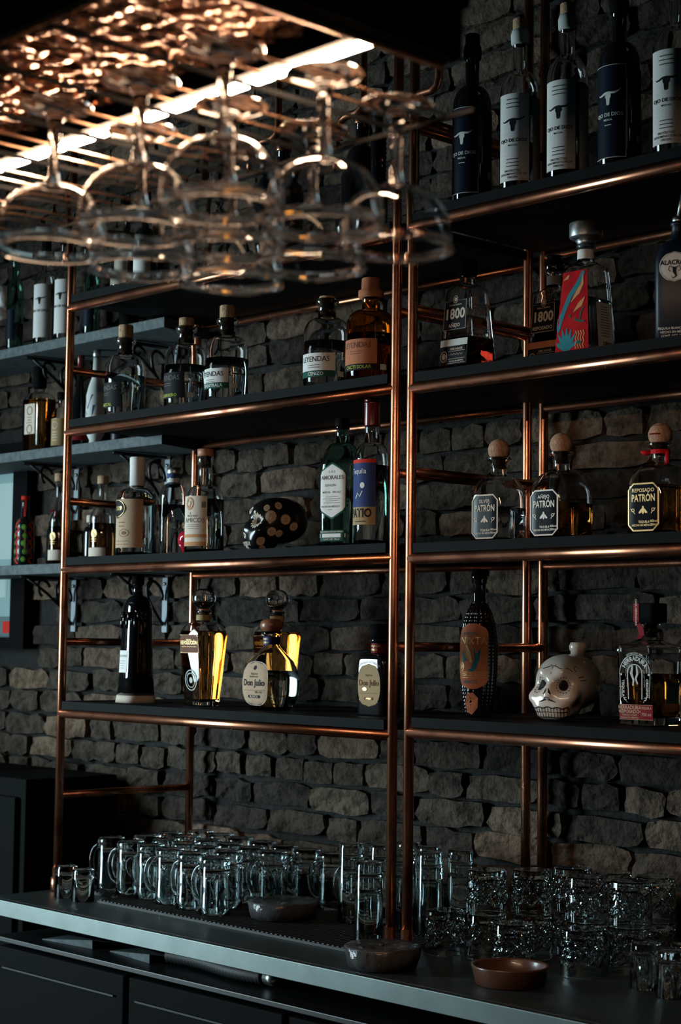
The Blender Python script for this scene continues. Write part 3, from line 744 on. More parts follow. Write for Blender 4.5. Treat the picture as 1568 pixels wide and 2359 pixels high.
decal(r, 'green_band', pr, 'green', rect_w(.072), .014, .038, 1, 16); Dec().rect(-.034, .034, .022, .0305, 6).build(r, 'band_strip', pr, 'paper', .0012)
Dec().text('DENOMINACIÓN DE ORIGEN', 0, .0343, .0045).text('CONT. NET. 700 ml', 0, .018, .005).build(r, 'band_lettering', pr, 'cream', .0014)
r = thing('tequila_bottle', 'tall clear bottle with dark red cap and blue label', 'bottle', (-.155, .062, SL[2]), .10)
pr = round_bottle(.0385, .182, .222, .0160, .262, .001, .004)
glass_body(r, pr, 'glass', .172, 'water', .003, .012)
lathe_part(r, 'cap', [(.0175, .258), (.0178, .260), (.0178, .305), (.0185, .306), (.0185, .309), (.0178, .310), (.0178, .312), (.0185, .313), (.0185, .316), (.0165, .318)], 'redcap')
decal(r, 'label', pr, 'blueink', rect_w(.070), .082, .182, 3, 18); decal(r, 'label_stripe', pr, 'redink', rect_w(.070), .176, .184, 1, 18, off=.0011)
decal(r, 'label_foot', pr, 'goldpaper', rect_w(.070), .044, .082, 2, 18)
d = Dec().text('Tequila', -.006, .158, .016, .0, .9).disc(.006, .128, .0055, .0065); d.stroke([(-.012, .100), (-.006, .112), (.0, .104), (.006, .116)], .002); d.build(r, 'lettering', pr, 'white')
Dec().text('PATIO', -.002, .068, .026, .03, .8).lines(0, .051, .03, 1, .004, .0015, 2).build(r, 'foot_lettering', pr, 'ink')

# ------------------------------------------------------------------ skulls
def skull_fn(k):
    C0 = Vector((0, 0, .062))
    def ell(d, c, h, p):
        # distance along d from C0 to a superellipsoid
        lo, hi = 0., .2
        for _ in range(22):
            t = (lo + hi) / 2; q = C0 + d * t - Vector(c)
            e = abs(q.x / h[0]) ** p + abs(q.y / h[1]) ** p + abs(q.z / h[2]) ** p
            if e > 1: hi = t
            else: lo = t
        return lo
    def g(az, el, off=0.):
        d = Vector((math.sin(az) * math.cos(el), -math.cos(az) * math.cos(el), math.sin(el)))
        a = ell(d, (0, .014, .072), (.060, .072, .056), 2.2); b = ell(d, (0, -.030, .034), (.040, .037, .0345), 3.2)
        h = .010; t = (math.log(math.exp(a / h) + math.exp(b / h))) * h - .004
        def bump(a0, e0, w, amp):
            q = ((az - a0) * math.cos(el)) ** 2 + (el - e0) ** 2; return amp * math.exp(-q / (w * w))
        for s_ in (-1, 1):
            t += bump(s_ * .47, .10, .25, -.016); t += bump(s_ * .76, -.24, .22, .013); t += bump(s_ * .45, .45, .22, .006)
        t += bump(0, -.18, .12, .006) + bump(0, .05, .12, .004) - .003 * math.exp(-((el + .62) / .05) ** 2) * math.exp(-(az / .7) ** 4)
        p = C0 + d * (t + off); p.z = max(p.z, .0005)
        return p * k
    return g
def skull_mesh(k, mat, na=72, ne=44):
    g = skull_fn(k); v = []; f = []
    for j in range(ne + 1):
        el = -PI / 2 + PI * j / ne
        for i in range(na): v.append(g(-PI + 2 * PI * i / na, el))
    for j in range(ne):
        for i in range(na): f.append((j * na + i, j * na + (i + 1) % na, (j + 1) * na + (i + 1) % na, (j + 1) * na + i))
    return mesh_data('skull', v, f, mat)
def on_skull(k, off): 
    g = skull_fn(k); return lambda a, e: g(a, e, off)
sk = thing('skull_bottle', 'white ceramic skull bottle with black painted lines', 'bottle', (.305, .150, SR[3]), .16)
K = 1.06; link('skull_body', skull_mesh(K, 'ceramic'), sk)
lathe_part(sk, 'stopper', [(.0150, .118 * K), (.0155, .130 * K), (.0175, .131 * K), (.0185, .139 * K), (.015, .146 * K)], 'ceramic', loc=(.004, .045, 0))
d = Dec()
for s_ in (-1, 1):
    cx, cz = s_ * .47, .10
    d.disc(cx, cz, .175, .185, 24)
    for i in range(16): d.disc(cx + .235 * math.cos(i * PI / 8), cz + .245 * math.sin(i * PI / 8), .016, .018, 6)
    d.stroke([(s_ * .03, .00), (s_ * .07, -.10), (s_ * .12, -.17)], [.01, .05, .02])
    d.stroke([(s_ * .06, -.30), (s_ * .16, -.34), (s_ * .26, -.37)], [.03, .03, .01])
    d.stroke([(s_ * .12, .72), (s_ * .34, .60), (s_ * .62, .62), (s_ * .80, .52)], .022); d.stroke([(s_ * (.95 + .09 * math.cos(t)), .62 + .09 * math.sin(t)) for t in [i * .6 for i in range(9)]], .02)
    d.stroke([(s_ * 1.0, .34), (s_ * 1.2, .38)], .022); d.stroke([(s_ * 1.05, .24), (s_ * 1.3, .26)], .022)
d.stroke([(-.10, .78), (0, .46), (.10, .78)], .026); d.stroke([(-.04, .76), (0, .60), (.04, .76)], .022)
for q in (.055, .10): d.stroke([(q * math.cos(t), -.34 + q * 1.1 * math.sin(t)) for t in [i * PI / 10 for i in range(11)]], .016)
for e in (-.50, -.62, -.74): d.stroke([(a / 20 * .95, e + (.015 if e == -.50 else 0) * math.cos(a)) for a in range(-13, 14)], .024)
for a in range(-6, 7): d.stroke([(a * .098, -.50), (a * .098, -.74)], .020)
d.stroke([(-.62, -.50), (-.66, -.62), (-.62, -.74)], .024); d.stroke([(.62, -.50), (.66, -.62), (.62, -.74)], .024)
for a in (-.42, -.28, .0, .07, .14, .38, .52): d.stroke([(a, -.86), (a + .01, -.97)], .02)
d.build(sk, 'painted_lines', None, 'ink', fn=on_skull(K, .0007))
d = Dec()
for s_ in (-1, 1):
    for i in range(8): d.stroke([(s_ * .47, .10), (s_ * .47 + .15 * math.cos(i * PI / 4), .10 + .16 * math.sin(i * PI / 4))], .008)
d.build(sk, 'eye_spokes', None, 'greyink', fn=on_skull(K, .0013))

bk = thing('painted_skull', 'black skull ornament painted with cream flowers', 'ornament', (-.525, .105, SL[2]), -.36)
K2 = 1.02; link('skull_body', skull_mesh(K2, 'blackceramic'), bk)
def flower(d, a, e, r, n=14):
    for i in range(n):
        t = 2 * PI * i / n; d.stroke([(a + r * .35 * math.cos(t), e + r * .35 * math.sin(t)), (a + r * .8 * math.cos(t), e + r * .8 * math.sin(t)), (a + r * math.cos(t), e + r * math.sin(t))], [r * .12, r * .34, r * .12])
d = Dec()
for (a, e, r) in [(.50, .12, .30), (-.50, .12, .30), (0, .55, .16), (-.02, -.80, .15), (0, -.38, .10)]: flower(d, a, e, r)
for a in range(-3, 4): d.stroke([(a * .10, -.56), (a * .10, -.68)], .045)
d.build(bk, 'cream_petals', None, 'cream', fn=on_skull(K2, .0008))
d = Dec()
for (a, e, r) in [(1.15, .28, .24), (1.75, .15, .20), (1.2, -.35, .20), (.95, .62, .15), (.75, -.62, .15), (1.55, -.45, .18), (1.5, .72, .18), (2.1, -.1, .16), (.72, -.9, .14)]: flower(d, a, e, r, 18); d.disc(a, e, r * .3, r * .3, 10)
d.build(bk, 'brown_petals', None, 'tan', fn=on_skull(K2, .0008))
Dec().disc(.50, .12, .135, .15).disc(-.50, .12, .135, .15).build(bk, 'eye_sockets', None, 'ink', fn=on_skull(K2, .0012))
rs = thing('red_ornament', 'small glossy red skull ornament beside the cream-labelled bottle', 'ornament', (-.805, .085, SL[2]), .9)
link('skull_body', skull_mesh(.50, 'redglaze', 40, 26), rs)
Dec().disc(.50, .12, .16).disc(-.50, .12, .16).build(rs, 'eye_sockets', None, 'ink', fn=on_skull(.50, .0012))

# ------------------------------------------------------------------ third shelf, right unit: squat hand-blown bottles with ball corks
def ball_bottle(x, label, kind, liq, fill, A=.043, B=.053, h=.205, rz=0., ribbon=False, y=.09):
    r = thing('ball_cork_bottle', label, 'bottle', (x, y, SR[2]), rz, 'squat bottles with ball corks')
    pr = [(0, A - .005, B - .005, 7), (.005, A, B, 7), (.05, A, B, 7), (.088, A, B, 7)] + dome(.088, A, B, 7, .134, .0175, 9, .9) + \
         [(.140, .0160, .0160, 2), (.150, .0155, .0155, 2), (.164, .0180, .0180, 2), (.168, .0245, .0245, 2), (.1705, .0255, .0255, 2), (.173, .0225, .0225, 2)]
    glass_body(r, pr, 'glass', fill, liq, .0038, .010, 56)
    R = .0225
    lathe_part(r, 'ball_cork', [(.0125, .150), (.0130, .170)] + [(R * math.sin(t), .188 - R * math.cos(t)) for t in [.75 + i * .19 for i in range(13)]], 'ballcork')
    lab = decal(r, 'label_pane', pr, 'pane_label', round_w(.066, .086, .010), .008, .094, 12, 8)
    W, z0, z1, c = .033, .008, .094, .011
    oct_ = [(-W + c, z0), (W - c, z0), (W, z0 + c), (W, z1 - c), (W - c, z1), (-W + c, z1), (-W, z1 - c), (-W, z0 + c)]
    im = {'AÑEJO': 'white', 'SILVER': 'cream', 'REPOSADO': 'goldink'}[kind]
    Dec().stroke(oct_, .0028, True).build(r, 'label_rim', pr, im, .0016)
    d = Dec().text(kind, 0, .0815, .0098, .01).text('PATRÓN', .0005, .067, .0185, .02, .72); bee(d, 0, .045, .0012); flourish(d, -.022, .045, .0013, -1); flourish(d, .022, .045, .0013)
    d.text('TEQUILA', .002, .0235, .0062).text('HECHO EN MÉXICO', -.002, .0175, .0050).text('40%vol', .0235, .0245, .0055).text('700ml', .0235, .018, .0055)
    d.build(r, 'lettering', pr, im, .0016)
    if ribbon:
        m = MB()
        for i in range(18):
            a = 2 * PI * i / 18; b = 2 * PI * (i + 1) / 18
            m.add([(.0185 * math.cos(q), .0185 * math.sin(q), zz) for q, zz in ((a, .152), (b, .152), (b, .160), (a, .160))], [(0, 1, 2, 3)])
        m.tube([(.0185, -.004, .157), (.020, -.006, .140), (.019, -.005, .128)], .0045, 6); m.tube([(-.016, -.010, .156), (-.026, -.015, .155), (-.032, -.018, .158)], [.005, .0055, .001], 6)
        m.build('ribbon', 'redribbon', r)
        Dec().rect(-.010, .014, .187, .205, 5).build(r, 'red_stamp', [(.150, .0230, .0230, 2), (.188, .0232, .0232, 2), (.200, .019, .019, 2), (.21, .010, .010, 2)], 'redcap', .0006)
    return r
ball_bottle(.182, 'ball-cork bottle of clear spirit behind the left edge of the amber one', 'SILVER', 'water', .070, .0435, .042)
ball_bottle(.343, 'ball-cork bottle of amber spirit in the middle of its shelf', 'AÑEJO', 'amber', .072, .0435, .052)
ball_bottle(.578, 'ball-cork bottle of golden spirit with a red ribbon on its neck', 'REPOSADO', 'gold', .092, .044, .052, ribbon=True)

# ------------------------------------------------------------------ fourth shelf, left unit
r = thing('black_bottle', 'tall black bottle with pale wooden base and small white label', 'bottle', (-1.046, .115, SL[3]), -.10)
pr = [(0, .046, .046, 3), (.018, .0435, .0435, 3)]; v, f = loft(pr, 40); link('wooden_base', mesh_data('wooden_base', v, f, 'cream'), r)
pr = [(.018, .0425, .0425, 3), (.08, .038, .038, 3), (.20, .0345, .0345, 3), (.225, .034, .034, 3)] + dome(.225, .034, .034, 3, .268, .0125, 8) + [(.292, .0122, .0122, 2), (.293, .0145, .0145, 2), (.303, .0145, .0145, 2)]
solid_body(r, pr, 'blackglass', 44, 'glass_body'); lathe_part(r, 'stopper', [(.0155, .296), (.0160, .316), (.0145, .318)], 'black')
m = MB()
for k in range(14):
    a = -PI / 2 + (k - 7) * .22; rr_ = .0345 + .003 * (k % 2)
    m.tube([(rr_ * math.cos(a), rr_ * math.sin(a), .226 - .006 * (k % 3)), (rr_ * 1.05 * math.cos(a), rr_ * 1.05 * math.sin(a), .205 - .01 * (k % 3))], [.005, .0035], 7)
m.build('wax_drips', 'blackglass', r)
decal(r, 'label', pr, 'paper', rect_w(.040), .075, .130, 2, 10, cx=-.004); Dec().text('MEZCALEROS', -.004, .116, .0075, .0, .8).lines(-.004, .104, .024, 4, .006, .0009, 2).build(r, 'lettering', pr, 'greyink')

def urn(x, y, label, rz):
    r = thing('faceted_bottle', label, 'bottle', (x, y, SL[3]), rz, 'faceted bottles with glass ball stoppers')
    k = .92
    pr = [(0, .036 * k, .030 * k, 8), (.004, .038 * k, .032 * k, 8), (.10, .047 * k, .042 * k, 7), (.168, .0535 * k, .049 * k, 6), (.176, .052 * k, .047 * k, 5)] + dome(.176, .052 * k, .047 * k, 5, .203, .0165, 6) + \
         [(.222, .0160, .0160, 2), (.223, .0185, .0185, 2), (.230, .0185, .0185, 2)]
    glass_body(r, pr, 'glass', .180, 'gold', .004, .016, 56)
    lathe_part(r, 'cork', [(.0120, .205), (.0125, .236)], 'woodlight')
    lathe_part(r, 'glass_stopper', [(.0150, .2335)] + [(.0285 * math.sin(t) ** .8, .259 - .0245 * math.cos(t)) for t in [.45 + i * .2 for i in range(13)]], 'glass')
    decal(r, 'neck_band', [(0, .0172, .0172, 2), (.3, .0172, .0172, 2)], 'goldpaper', rect_w(.1), .206, .219, 1, 24)
    decal(r, 'label', pr, 'brown', rect_w(.068), .128, .170, 2, 10)
    Dec().stroke([(-.034, .128), (.034, .128), (.034, .170), (-.034, .170)], .0022, True).text('REVOLUCIÓN', 0, .1515, .0125, .02, .82).text('TEQUILA', 0, .1585, .005).rect(-.028, .028, .1415, .1422, 4).build(r, 'lettering', pr, 'goldink')
    Dec().ringd(0, .062, .021, .024, .0022).ringd(0, .062, .015, .017, .0014).arc('EXTRA AÑEJO', 0, .062, .0165, .005).disc(0, .062, .006, .007).build(r, 'round_emblem', pr, 'silverlabel', .0010)
    return r
urn(-.794, .125, 'faceted bottle of golden spirit right of the tall black bottle', 0)
urn(-.695, .275, 'faceted bottle of golden spirit behind the round clear one', 0)

r = thing('round_flask_bottle', 'round flattened bottle of clear spirit with tan oval label and wooden ball stopper', 'bottle', (-.532, .115, SL[3]), 0)
pr = [(0, .032, .035, 5), (.004, .037, .040, 5), (.018, .049, .047, 4.5), (.040, .056, .052, 4.2), (.065, .058, .053, 4.), (.090, .055, .050, 4.), (.112, .046, .043, 3.5), (.130, .031, .031, 2.6), (.142, .022, .022, 2), (.148, .0185, .0185, 2),
      (.172, .0180, .0180, 2), (.1735, .0225, .0225, 2), (.180, .0225, .0225, 2)]
glass_body(r, pr, 'glass', .090, 'water', .0035, .010, 56)
decal(r, 'neck_label', pr, 'blueink', rect_w(.104), .150, .168, 1, 26, off=.001); Dec().text('BLANCO', -.004, .1625, .0062).text('DON JULIO', -.004, .1545, .0055).build(r, 'neck_lettering', pr, 'goldink', .0018)
lathe_part(r, 'wooden_stopper', [(.016, .179), (.021, .1815), (.0262, .188), (.0272, .195), (.025, .203), (.018, .208), (.008, .2095)], 'wood')
decal(r, 'label', pr, 'tan', oval_w(.086, 2.9), .012, .110, 18, 12)
v_ = [(.0432 * math.copysign(abs(math.cos(t)) ** (2 / 2.9), math.cos(t)), .061 + .0495 * math.copysign(abs(math.sin(t)) ** (2 / 2.9), math.sin(t))) for t in [2 * PI * i / 44 for i in range(44)]]
Dec().stroke(v_, .0018, True).build(r, 'label_rim', pr, 'cream', .0012)
Dec().text('Don Julio', 0, .0625, .0205, .02, .92).text('TEQUILA', 0, .083, .0058).text('RESERVA DE', 0, .0765, .0052).disc(0, .097, .005, .005).rect(-.036, .036, .0455, .0462, 6).text('38% 70cl', .016, .0415, .0065).build(r, 'lettering', pr, 'ink', .0014)
Dec().poly([(-.018, .028), (.018, .028), (.021, .0315), (.018, .035), (-.018, .035), (-.021, .0315)]).build(r, 'name_plate', pr, 'ink', .0014); Dec().text('BLANCO', 0, .0315, .0070, .02).build(r, 'plate_lettering', pr, 'cream', .0018)

def dark_flask(x, y, label, kind, rz=0, s=1.0):
    r = thing('dark_flask_bottle', label, 'bottle', (x, y, SL[3]), rz, 'dark square bottles with oval gold labels')
    A, B = .042 * s, .030 * s
    pr = [(0, A * .9, B * .9, 8), (.004, A * .94, B * .94, 8), (.10, A, B, 8), (.118, A * .985, B * .985, 7)] + dome(.118, A * .985, B * .985, 7, .134, .0165, 6) + [(.158, .016, .016, 2), (.159, .0195, .0195, 2), (.166, .0195, .0195, 2)]
    solid_body(r, pr, 'blackglass', 48, 'glass_body')
    decal(r, 'neck_label', pr, 'redlabel', rect_w(.09), .1355, .1560, 1, 24, off=.001); Dec().text('DON JULIO', 0, .150, .0060).text(kind, 0, .142, .0058).build(r, 'neck_lettering', pr, 'goldink', .0018)
    lathe_part(r, 'stopper', [(.016, .166), (.022, .169), (.0255, .177), (.025, .188), (.019, .197), (.010, .1985)], 'wood' if kind != 'AÑEJO' else 'black')
    decal(r, 'label', pr, 'goldpaper', oval_w(.066 * s, 2.6), .020, .112, 18, 10)
    Dec().text('Don Julio', 0, .0705, .0168 * s, .02, .92).text('TEQUILA', 0, .087, .0055).rect(-.028, .028, .0485, .0492, 4).poly([(-.012, .034), (.012, .034), (.014, .037), (.012, .040), (-.012, .040), (-.014, .037)]).build(r, 'lettering', pr, 'brown', .0014)
    Dec().text(kind, 0, .037, .0055, .02).disc(-.012, .0575, .007, .004).build(r, 'gold_print', pr, 'goldink', .0018)
    Dec().arc('DON JULIO GONZÁLEZ', 0, .062, .054, .0065).build(r, 'embossed_arc', pr, 'greyink', .0010)
    return r
dark_flask(-.190, .125, 'dark square bottle with oval gold label beside the copper upright', 'AÑEJO', 0, 1.03)
dark_flask(-.300, .235, 'dark square bottle tucked behind the one by the copper upright', 'REPOSADO', 0, .98)

# ------------------------------------------------------------------ fourth shelf, right unit
cb = thing('corn_cob_bottle', 'black bottle moulded like a corn cob with terracotta label', 'bottle', (.100, .125, SR[3]), .34)
base = [(0, .022), (.004, .027), (.05, .0345), (.10, .0385), (.15, .0385), (.19, .034), (.215, .026), (.230, .0175), (.238, .0145)]
zs_ = np.linspace(.004, .232, 96); v = []; f = []; SG = 96
for i, z in enumerate(zs_):
    rr_ = np.interp(z, [p[0] for p in base], [p[1] for p in base])
    for k in range(SG):
        kern = abs(math.sin(PI * z / .0072)) ** .6 * abs(math.sin(k * PI * 16 / SG)) ** .6
        v.append(((rr_ - .0022 + .0034 * kern) * math.cos(2 * PI * k / SG), (rr_ - .0022 + .0034 * kern) * math.sin(2 * PI * k / SG), float(z)))
for i in range(len(zs_) - 1):
    f += [(i * SG + k, i * SG + (k + 1) % SG, (i + 1) * SG + (k + 1) % SG, (i + 1) * SG + k) for k in range(SG)]
f.append(tuple(range(SG - 1, -1, -1))); f.append(tuple((len(zs_) - 1) * SG + k for k in range(SG)))
for i_ in range(SG): v[i_] = (v[i_][0], v[i_][1], 0.)
link('kernel_body', mesh_data('kernel_body', v, f, 'blackglass'), cb)
lathe_part(cb, 'neck', [(.0150, .230), (.0138, .240), (.0135, .272), (.0160, .273), (.0160, .280), (.0175, .281), (.0175, .291), (.0160, .292)], 'blackglass')
lathe_part(cb, 'stopper', [(.0165, .292), (.0165, .302), (.015, .303)], 'black')
pr = [(z, a + .0018, a + .0018, 2) for z, a in base]
decal(cb, 'label', pr, 'orange', round_w(.070, .132, .026), .058, .190, 16, 16)
Dec().text('NIXTA', .002, .155, .021, -.004, .95).rect(-.032, .032, .0805, .0813, 8).rect(-.032, .032, .0915, .0923, 8).text('LICOR DE ELOTES', 0, .0863, .0072, .02).ringd(-.024, .103, .006, .008, .0016).disc(-.024, .103, .003, .0045).build(cb, 'lettering', pr, 'goldink')
d = Dec().text('JILOTEPEC', -.004, .170, .0075).text('MÉXICO', -.004, .072, .0085).stroke([(-.022, .135), (-.016, .115), (-.002, .098), (.004, .094)], [.002, .010, .012, .003]).stroke([(.018, .138), (.012, .120), (.006, .104), (.004, .094)], [.002, .010, .010, .003]).stroke([(.005, .142), (.009, .120), (.006, .100)], [.001, .006, .002]); d.build(cb, 'leaf_print', pr, 'tealink')
Dec().stroke([(-.012, .147), (-.006, .130), (.0, .112)], [.004, .010, .004]).build(cb, 'cob_print', pr, 'goldink', .0016)
Dec().poly([(-.012, .048), (-.018, .030), (-.013, .010), (-.002, .006), (.010, .020), (.012, .040), (.002, .051)]).build(cb, 'orange_seal', pr, 'orange', .0012)

hb = thing('square_bottle', 'square clear bottle with horseshoe emblem and red label', 'bottle', (.513, .145, SR[3]), 0)
A, B = .0475, .0475
pr = [(0, .041, .041, 9), (.004, .0425, .0425, 10), (.012, .043, .043, 10), (.070, .0445, .0445, 10), (.135, .0470, .0470, 10), (.138, .0485, .0485, 10), (.147, .0485, .0485, 10), (.150, .045, .045, 8), (.158, .026, .026, 4), (.163, .0185, .0185, 2), (.180, .0170, .0170, 2), (.186, .0180, .0180, 2), (.188, .0200, .0200, 2), (.193, .0200, .0200, 2)]
glass_body(hb, pr, 'glass', .098, 'gold', .005, .016, 60)
lathe_part(hb, 'cork', [(.0125, .165), (.0128, .193)], 'cork')
v, f = loft([(.193, .0235, .0235, 8), (.194, .0250, .0250, 8), (.228, .0250, .0250, 8), (.230, .0235, .0235, 8)], 40); link('square_stopper', mesh_data('square_stopper', v, f, 'black'), hb)
decal(hb, 'red_label', pr, 'redlabel', rect_w(.076), .012, .040, 2, 6)
Dec().text('HERRADURA', -.014, .0342, .0092, .02).text('•REPOSADO•', -.014, .0268, .0090, .02).text('100% DE AGAVE', -.014, .0205, .0048).text('HECHO EN MÉXICO', -.014, .0155, .0045).text('TEQUILA', .0245, .0340, .0058).text('750 ml', .0245, .022, .0078).rect(-.038, .038, .0393, .0400, 4).rect(-.038, .038, .0120, .0127, 4).build(hb, 'label_lettering', pr, 'tan', .0012)
d = Dec(); R1 = .0335; cz = .098
def arch(R, zb): return [(-R * .93, zb)] + [(-R * math.cos(t), cz + R * math.sin(t)) for t in [i * PI / 22 for i in range(23)]] + [(R * .93, zb)]
d.stroke(arch(.0345, .052), .0009); d.stroke(arch(.0215, .048), .0009); d.stroke(arch(.0165, .050), .0016)
d.arc('HERRADURA', 0, cz, .0275, .0115, .03, .95).arc('ESTABLECIDA 1870', 0, cz, .0375, .0045)
d.vtext('TEQUILA', -.0275, .070, .0078).vtext('ORIGINAL', .0275, .070, .0078); flourish(d, -.022, .050, .0012, -1); flourish(d, .022, .050, .0012)
d.disc(-.0315, .096, .002).disc(.0315, .096, .002); d.build(hb, 'horseshoe_print', pr, 'white', .0012)
m = MB()
q = arch(.0205, .046); m.tube([(x, -interp(pr, z)[1] + .0008, z) for x, z in q], .0026, 8); q = arch(.0355, .046); m.tube([(x, -interp(pr, z)[1] + .0010, z) for x, z in q], .0018, 8); m.build('embossed_horseshoe', 'glass', hb)
Dec().stroke([(-.005, .112), (-.008, .098), (-.003, .085), (-.005, .075)], [.004, .006, .004, .003]).stroke([(.004, .112), (.006, .098), (.002, .088), (.006, .078)], [.003, .005, .004, .003]).build(hb, 'horse_print', pr, 'silverlabel', .0012)
d = Dec().rect(-.006, .030, .044, .082, 1); d.build(hb, 'back_label', pr, 'tealpaper', fn=side_fn(pr, .0006)); Dec().text('REPOSADO', .012, .076, .0062).lines(.012, .069, .030, 5, .005, .0008, 3).build(hb, 'back_lettering', pr, 'ink', fn=side_fn(pr, .0010))
m = MB(); v = []
tag_pts = [(-.019, -.0258, .229), (-.0185, -.0258, .196), (-.0175, -.0205, .190), (-.013, -.0195, .182), (-.012, -.0185, .170), (-.016, -.022, .163)]
for i, (x, y, z) in enumerate(tag_pts): v += [(x, y - .0004, z), (x + .013, y - .0004, z)]
m.add(v, [(2 * i, 2 * i + 1, 2 * i + 3, 2 * i + 2) for i in range(len(tag_pts) - 1)]); o = m.build('paper_seal', 'redlabel', hb, False)
Dec().vtext('CASA HERRADURA', -.0125, .2125, .0058).build(hb, 'seal_lettering', None, 'cream', fn=lambda a, b: (a, -.0264, b))

# ------------------------------------------------------------------ bottles on the wall planks, far left
P1, P2, P3 = 2.3874, 2.0764, 1.7444
plain_bottle('slim_bottle', 'dark teal bottle at the left end of the top wall plank', -2.0, .345, P1, .026, .20, .235, .012, .31, 'greenglass', 'black', lab='navy', lz=(.05, .14), lw=.05, fill=.1)
for x, lb, R in [(-1.84, 'white-labelled bottle on the top wall plank, left of the copper upright', .032), (-1.735, 'white-labelled bottle on the top wall plank, touching the copper upright', .030)]:
    r, pr = plain_bottle('slim_bottle', lb, x, .345, P1, R, .20, .24, .012, .315, 'glass', 'black', lab='paper', lz=(.035, .195), lw=.07, rz=.45, fill=.18)
    d = Dec(); bull_skull(d, 0, .150, .0008); d.text('OJO DE DIOS', 0, .115, .0095, .02); d.build(r, 'lettering', pr, 'ink')
plain_bottle('slim_bottle', 'dark bottle on the top wall plank, right of the copper upright', -1.60, .345, P1, .025, .16, .20, .011, .28, 'greenglass', 'black', lab='navy', lz=(.04, .12), lw=.05, fill=.12)
wc = thing('small_cup', 'small white cup near the right end of the top wall plank', 'cup', (-1.42, .345, P1))
lathe_part(wc, 'cup_body', [(.018, 0), (.024, .004), (.030, .060), (.028, .060), (.021, .006)], 'black'); lathe_part(wc, 'cup_rim', [(.030, .060), (.0315, .062), (.0315, .085), (.0295, .085), (.028, .062)], 'plastic')

am = thing('amber_bottle', 'rectangular bottle of dark amber spirit on the middle wall plank', 'bottle', (-1.863, .35, P2), .05)
pr = [(0, .040, .030, 6), (.004, .044, .033, 6), (.16, .046, .034, 6)] + dome(.16, .046, .034, 6, .188, .0165, 6) + [(.235, .016, .016, 2), (.237, .018, .018, 2), (.245, .018, .018, 2)]
glass_body(am, pr, 'glass', .165, 'amber', .003, .01, 48); lathe_part(am, 'stopper', [(.0175, .200), (.0205, .203), (.0205, .262), (.019, .264)], 'black')
decal(am, 'label', pr, 'cream', rect_w(.05), .06, .15, 3, 14); Dec().ringd(0, .13, .012, .012, .003).ringd(0, .075, .012, .012, .003).lines(0, .11, .03, 3, .008, .002, 4).build(am, 'label_print', pr, 'brownink')
r, pr = plain_bottle('gold_bottle', 'round bottle with pale gold label behind the copper upright', -1.765, .365, P2, .030, .10, .135, .012, .17, 'glass', 'black', .02, 'goldpaper', (.02, .10), .06, rz=.2, fill=.09, liq='gold')
Dec().ringd(0, .08, .010, .010, .002).lines(0, .06, .03, 4, .008, .002, 4).build(r, 'label_print', pr, 'cream')
fl = thing('red_flask', 'dark red conical flask bottle behind the copper upright', 'bottle', (-1.69, .375, P2), .2)
pr = [(0, .036, .036, 2), (.006, .040, .040, 2), (.06, .040, .040, 2), (.12, .030, .030, 2), (.17, .016, .016, 2), (.20, .010, .010, 2), (.268, .009, .009, 2)]
solid_body(fl, pr, 'blackglass', 36, 'glass_body'); lathe_part(fl, 'cap', [(.0105, .24), (.011, .28), (.0095, .292)], 'redcap'); decal(fl, 'label', pr, 'redlabel', rect_w(.05), .03, .09, 3, 12, cx=.03)
sv = thing('silver_bottle', 'pale silver bottle with slender neck on the middle wall plank', 'bottle', (-1.568, .345, P2), 0)
pr = [(0, .018, .018, 2), (.006, .019, .019, 2), (.022, .017, .017, 2), (.040, .026, .026, 2), (.09, .029, .029, 2), (.150, .028, .028, 2), (.180, .021, .021, 2), (.205, .012, .012, 2), (.262, .010, .010, 2)]
solid_body(sv, pr, 'silverlabel', 32, 'glazed_body'); lathe_part(sv, 'stopper', [(.0115, .258), (.012, .270), (.008, .294)], 'metalcap')
d = Dec().stroke([(-.02, .06), (-.005, .10), (.012, .06), (.02, .12)], .004).stroke([(-.015, .14), (.0, .11), (.015, .15)], .003); d.build(sv, 'painted_lines', pr, 'blueink')
plain_bottle('blue_bottle', 'small dark blue bottle near the right end of the middle wall plank', -1.475, .36, P2, .024, .05, .07, .010, .10, 'navyglass', 'black', .015)

bd = thing('beaded_bottle', 'black bottle decorated with green flowers and red wavy beads', 'bottle', (-1.915, .345, P3), .5)
pr = [(0, .024, .024, 2), (.006, .0285, .0285, 2), (.06, .029, .029, 2), (.115, .028, .028, 2)] + dome(.115, .028, .028, 2, .145, .013, 6) + [(.19, .012, .012, 2), (.205, .012, .012, 2)]
solid_body(bd, pr, 'blackceramic', 36, 'bottle_body'); lathe_part(bd, 'stopper', [(.013, .200), (.0135, .212)], 'redink')
d = Dec()
for s_ in (-.012, .032): d.stroke([(s_ + .006 * math.sin(z * 240), z) for z in [.008 + i * .004 for i in range(34)]], .005)
d.stroke([(.004, .15), (.006, .20)], .006); d.build(bd, 'red_wave', pr, 'redink')
d = Dec(); d2 = Dec()
for i, z in enumerate([.022, .045, .070, .092, .118, .155, .180]):
    for s_ in (-.032, .010):
        if s_ > 0 and i > 4: continue
        d.ringd(s_ + (.004 if i % 2 else 0), z, .0055, .0065, .003, 12); d2.disc(s_ + (.004 if i % 2 else 0), z, .003, .0035, 8)
d.build(bd, 'green_rings', pr, 'greenink'); d2.build(bd, 'yellow_dots', pr, 'yellowink')
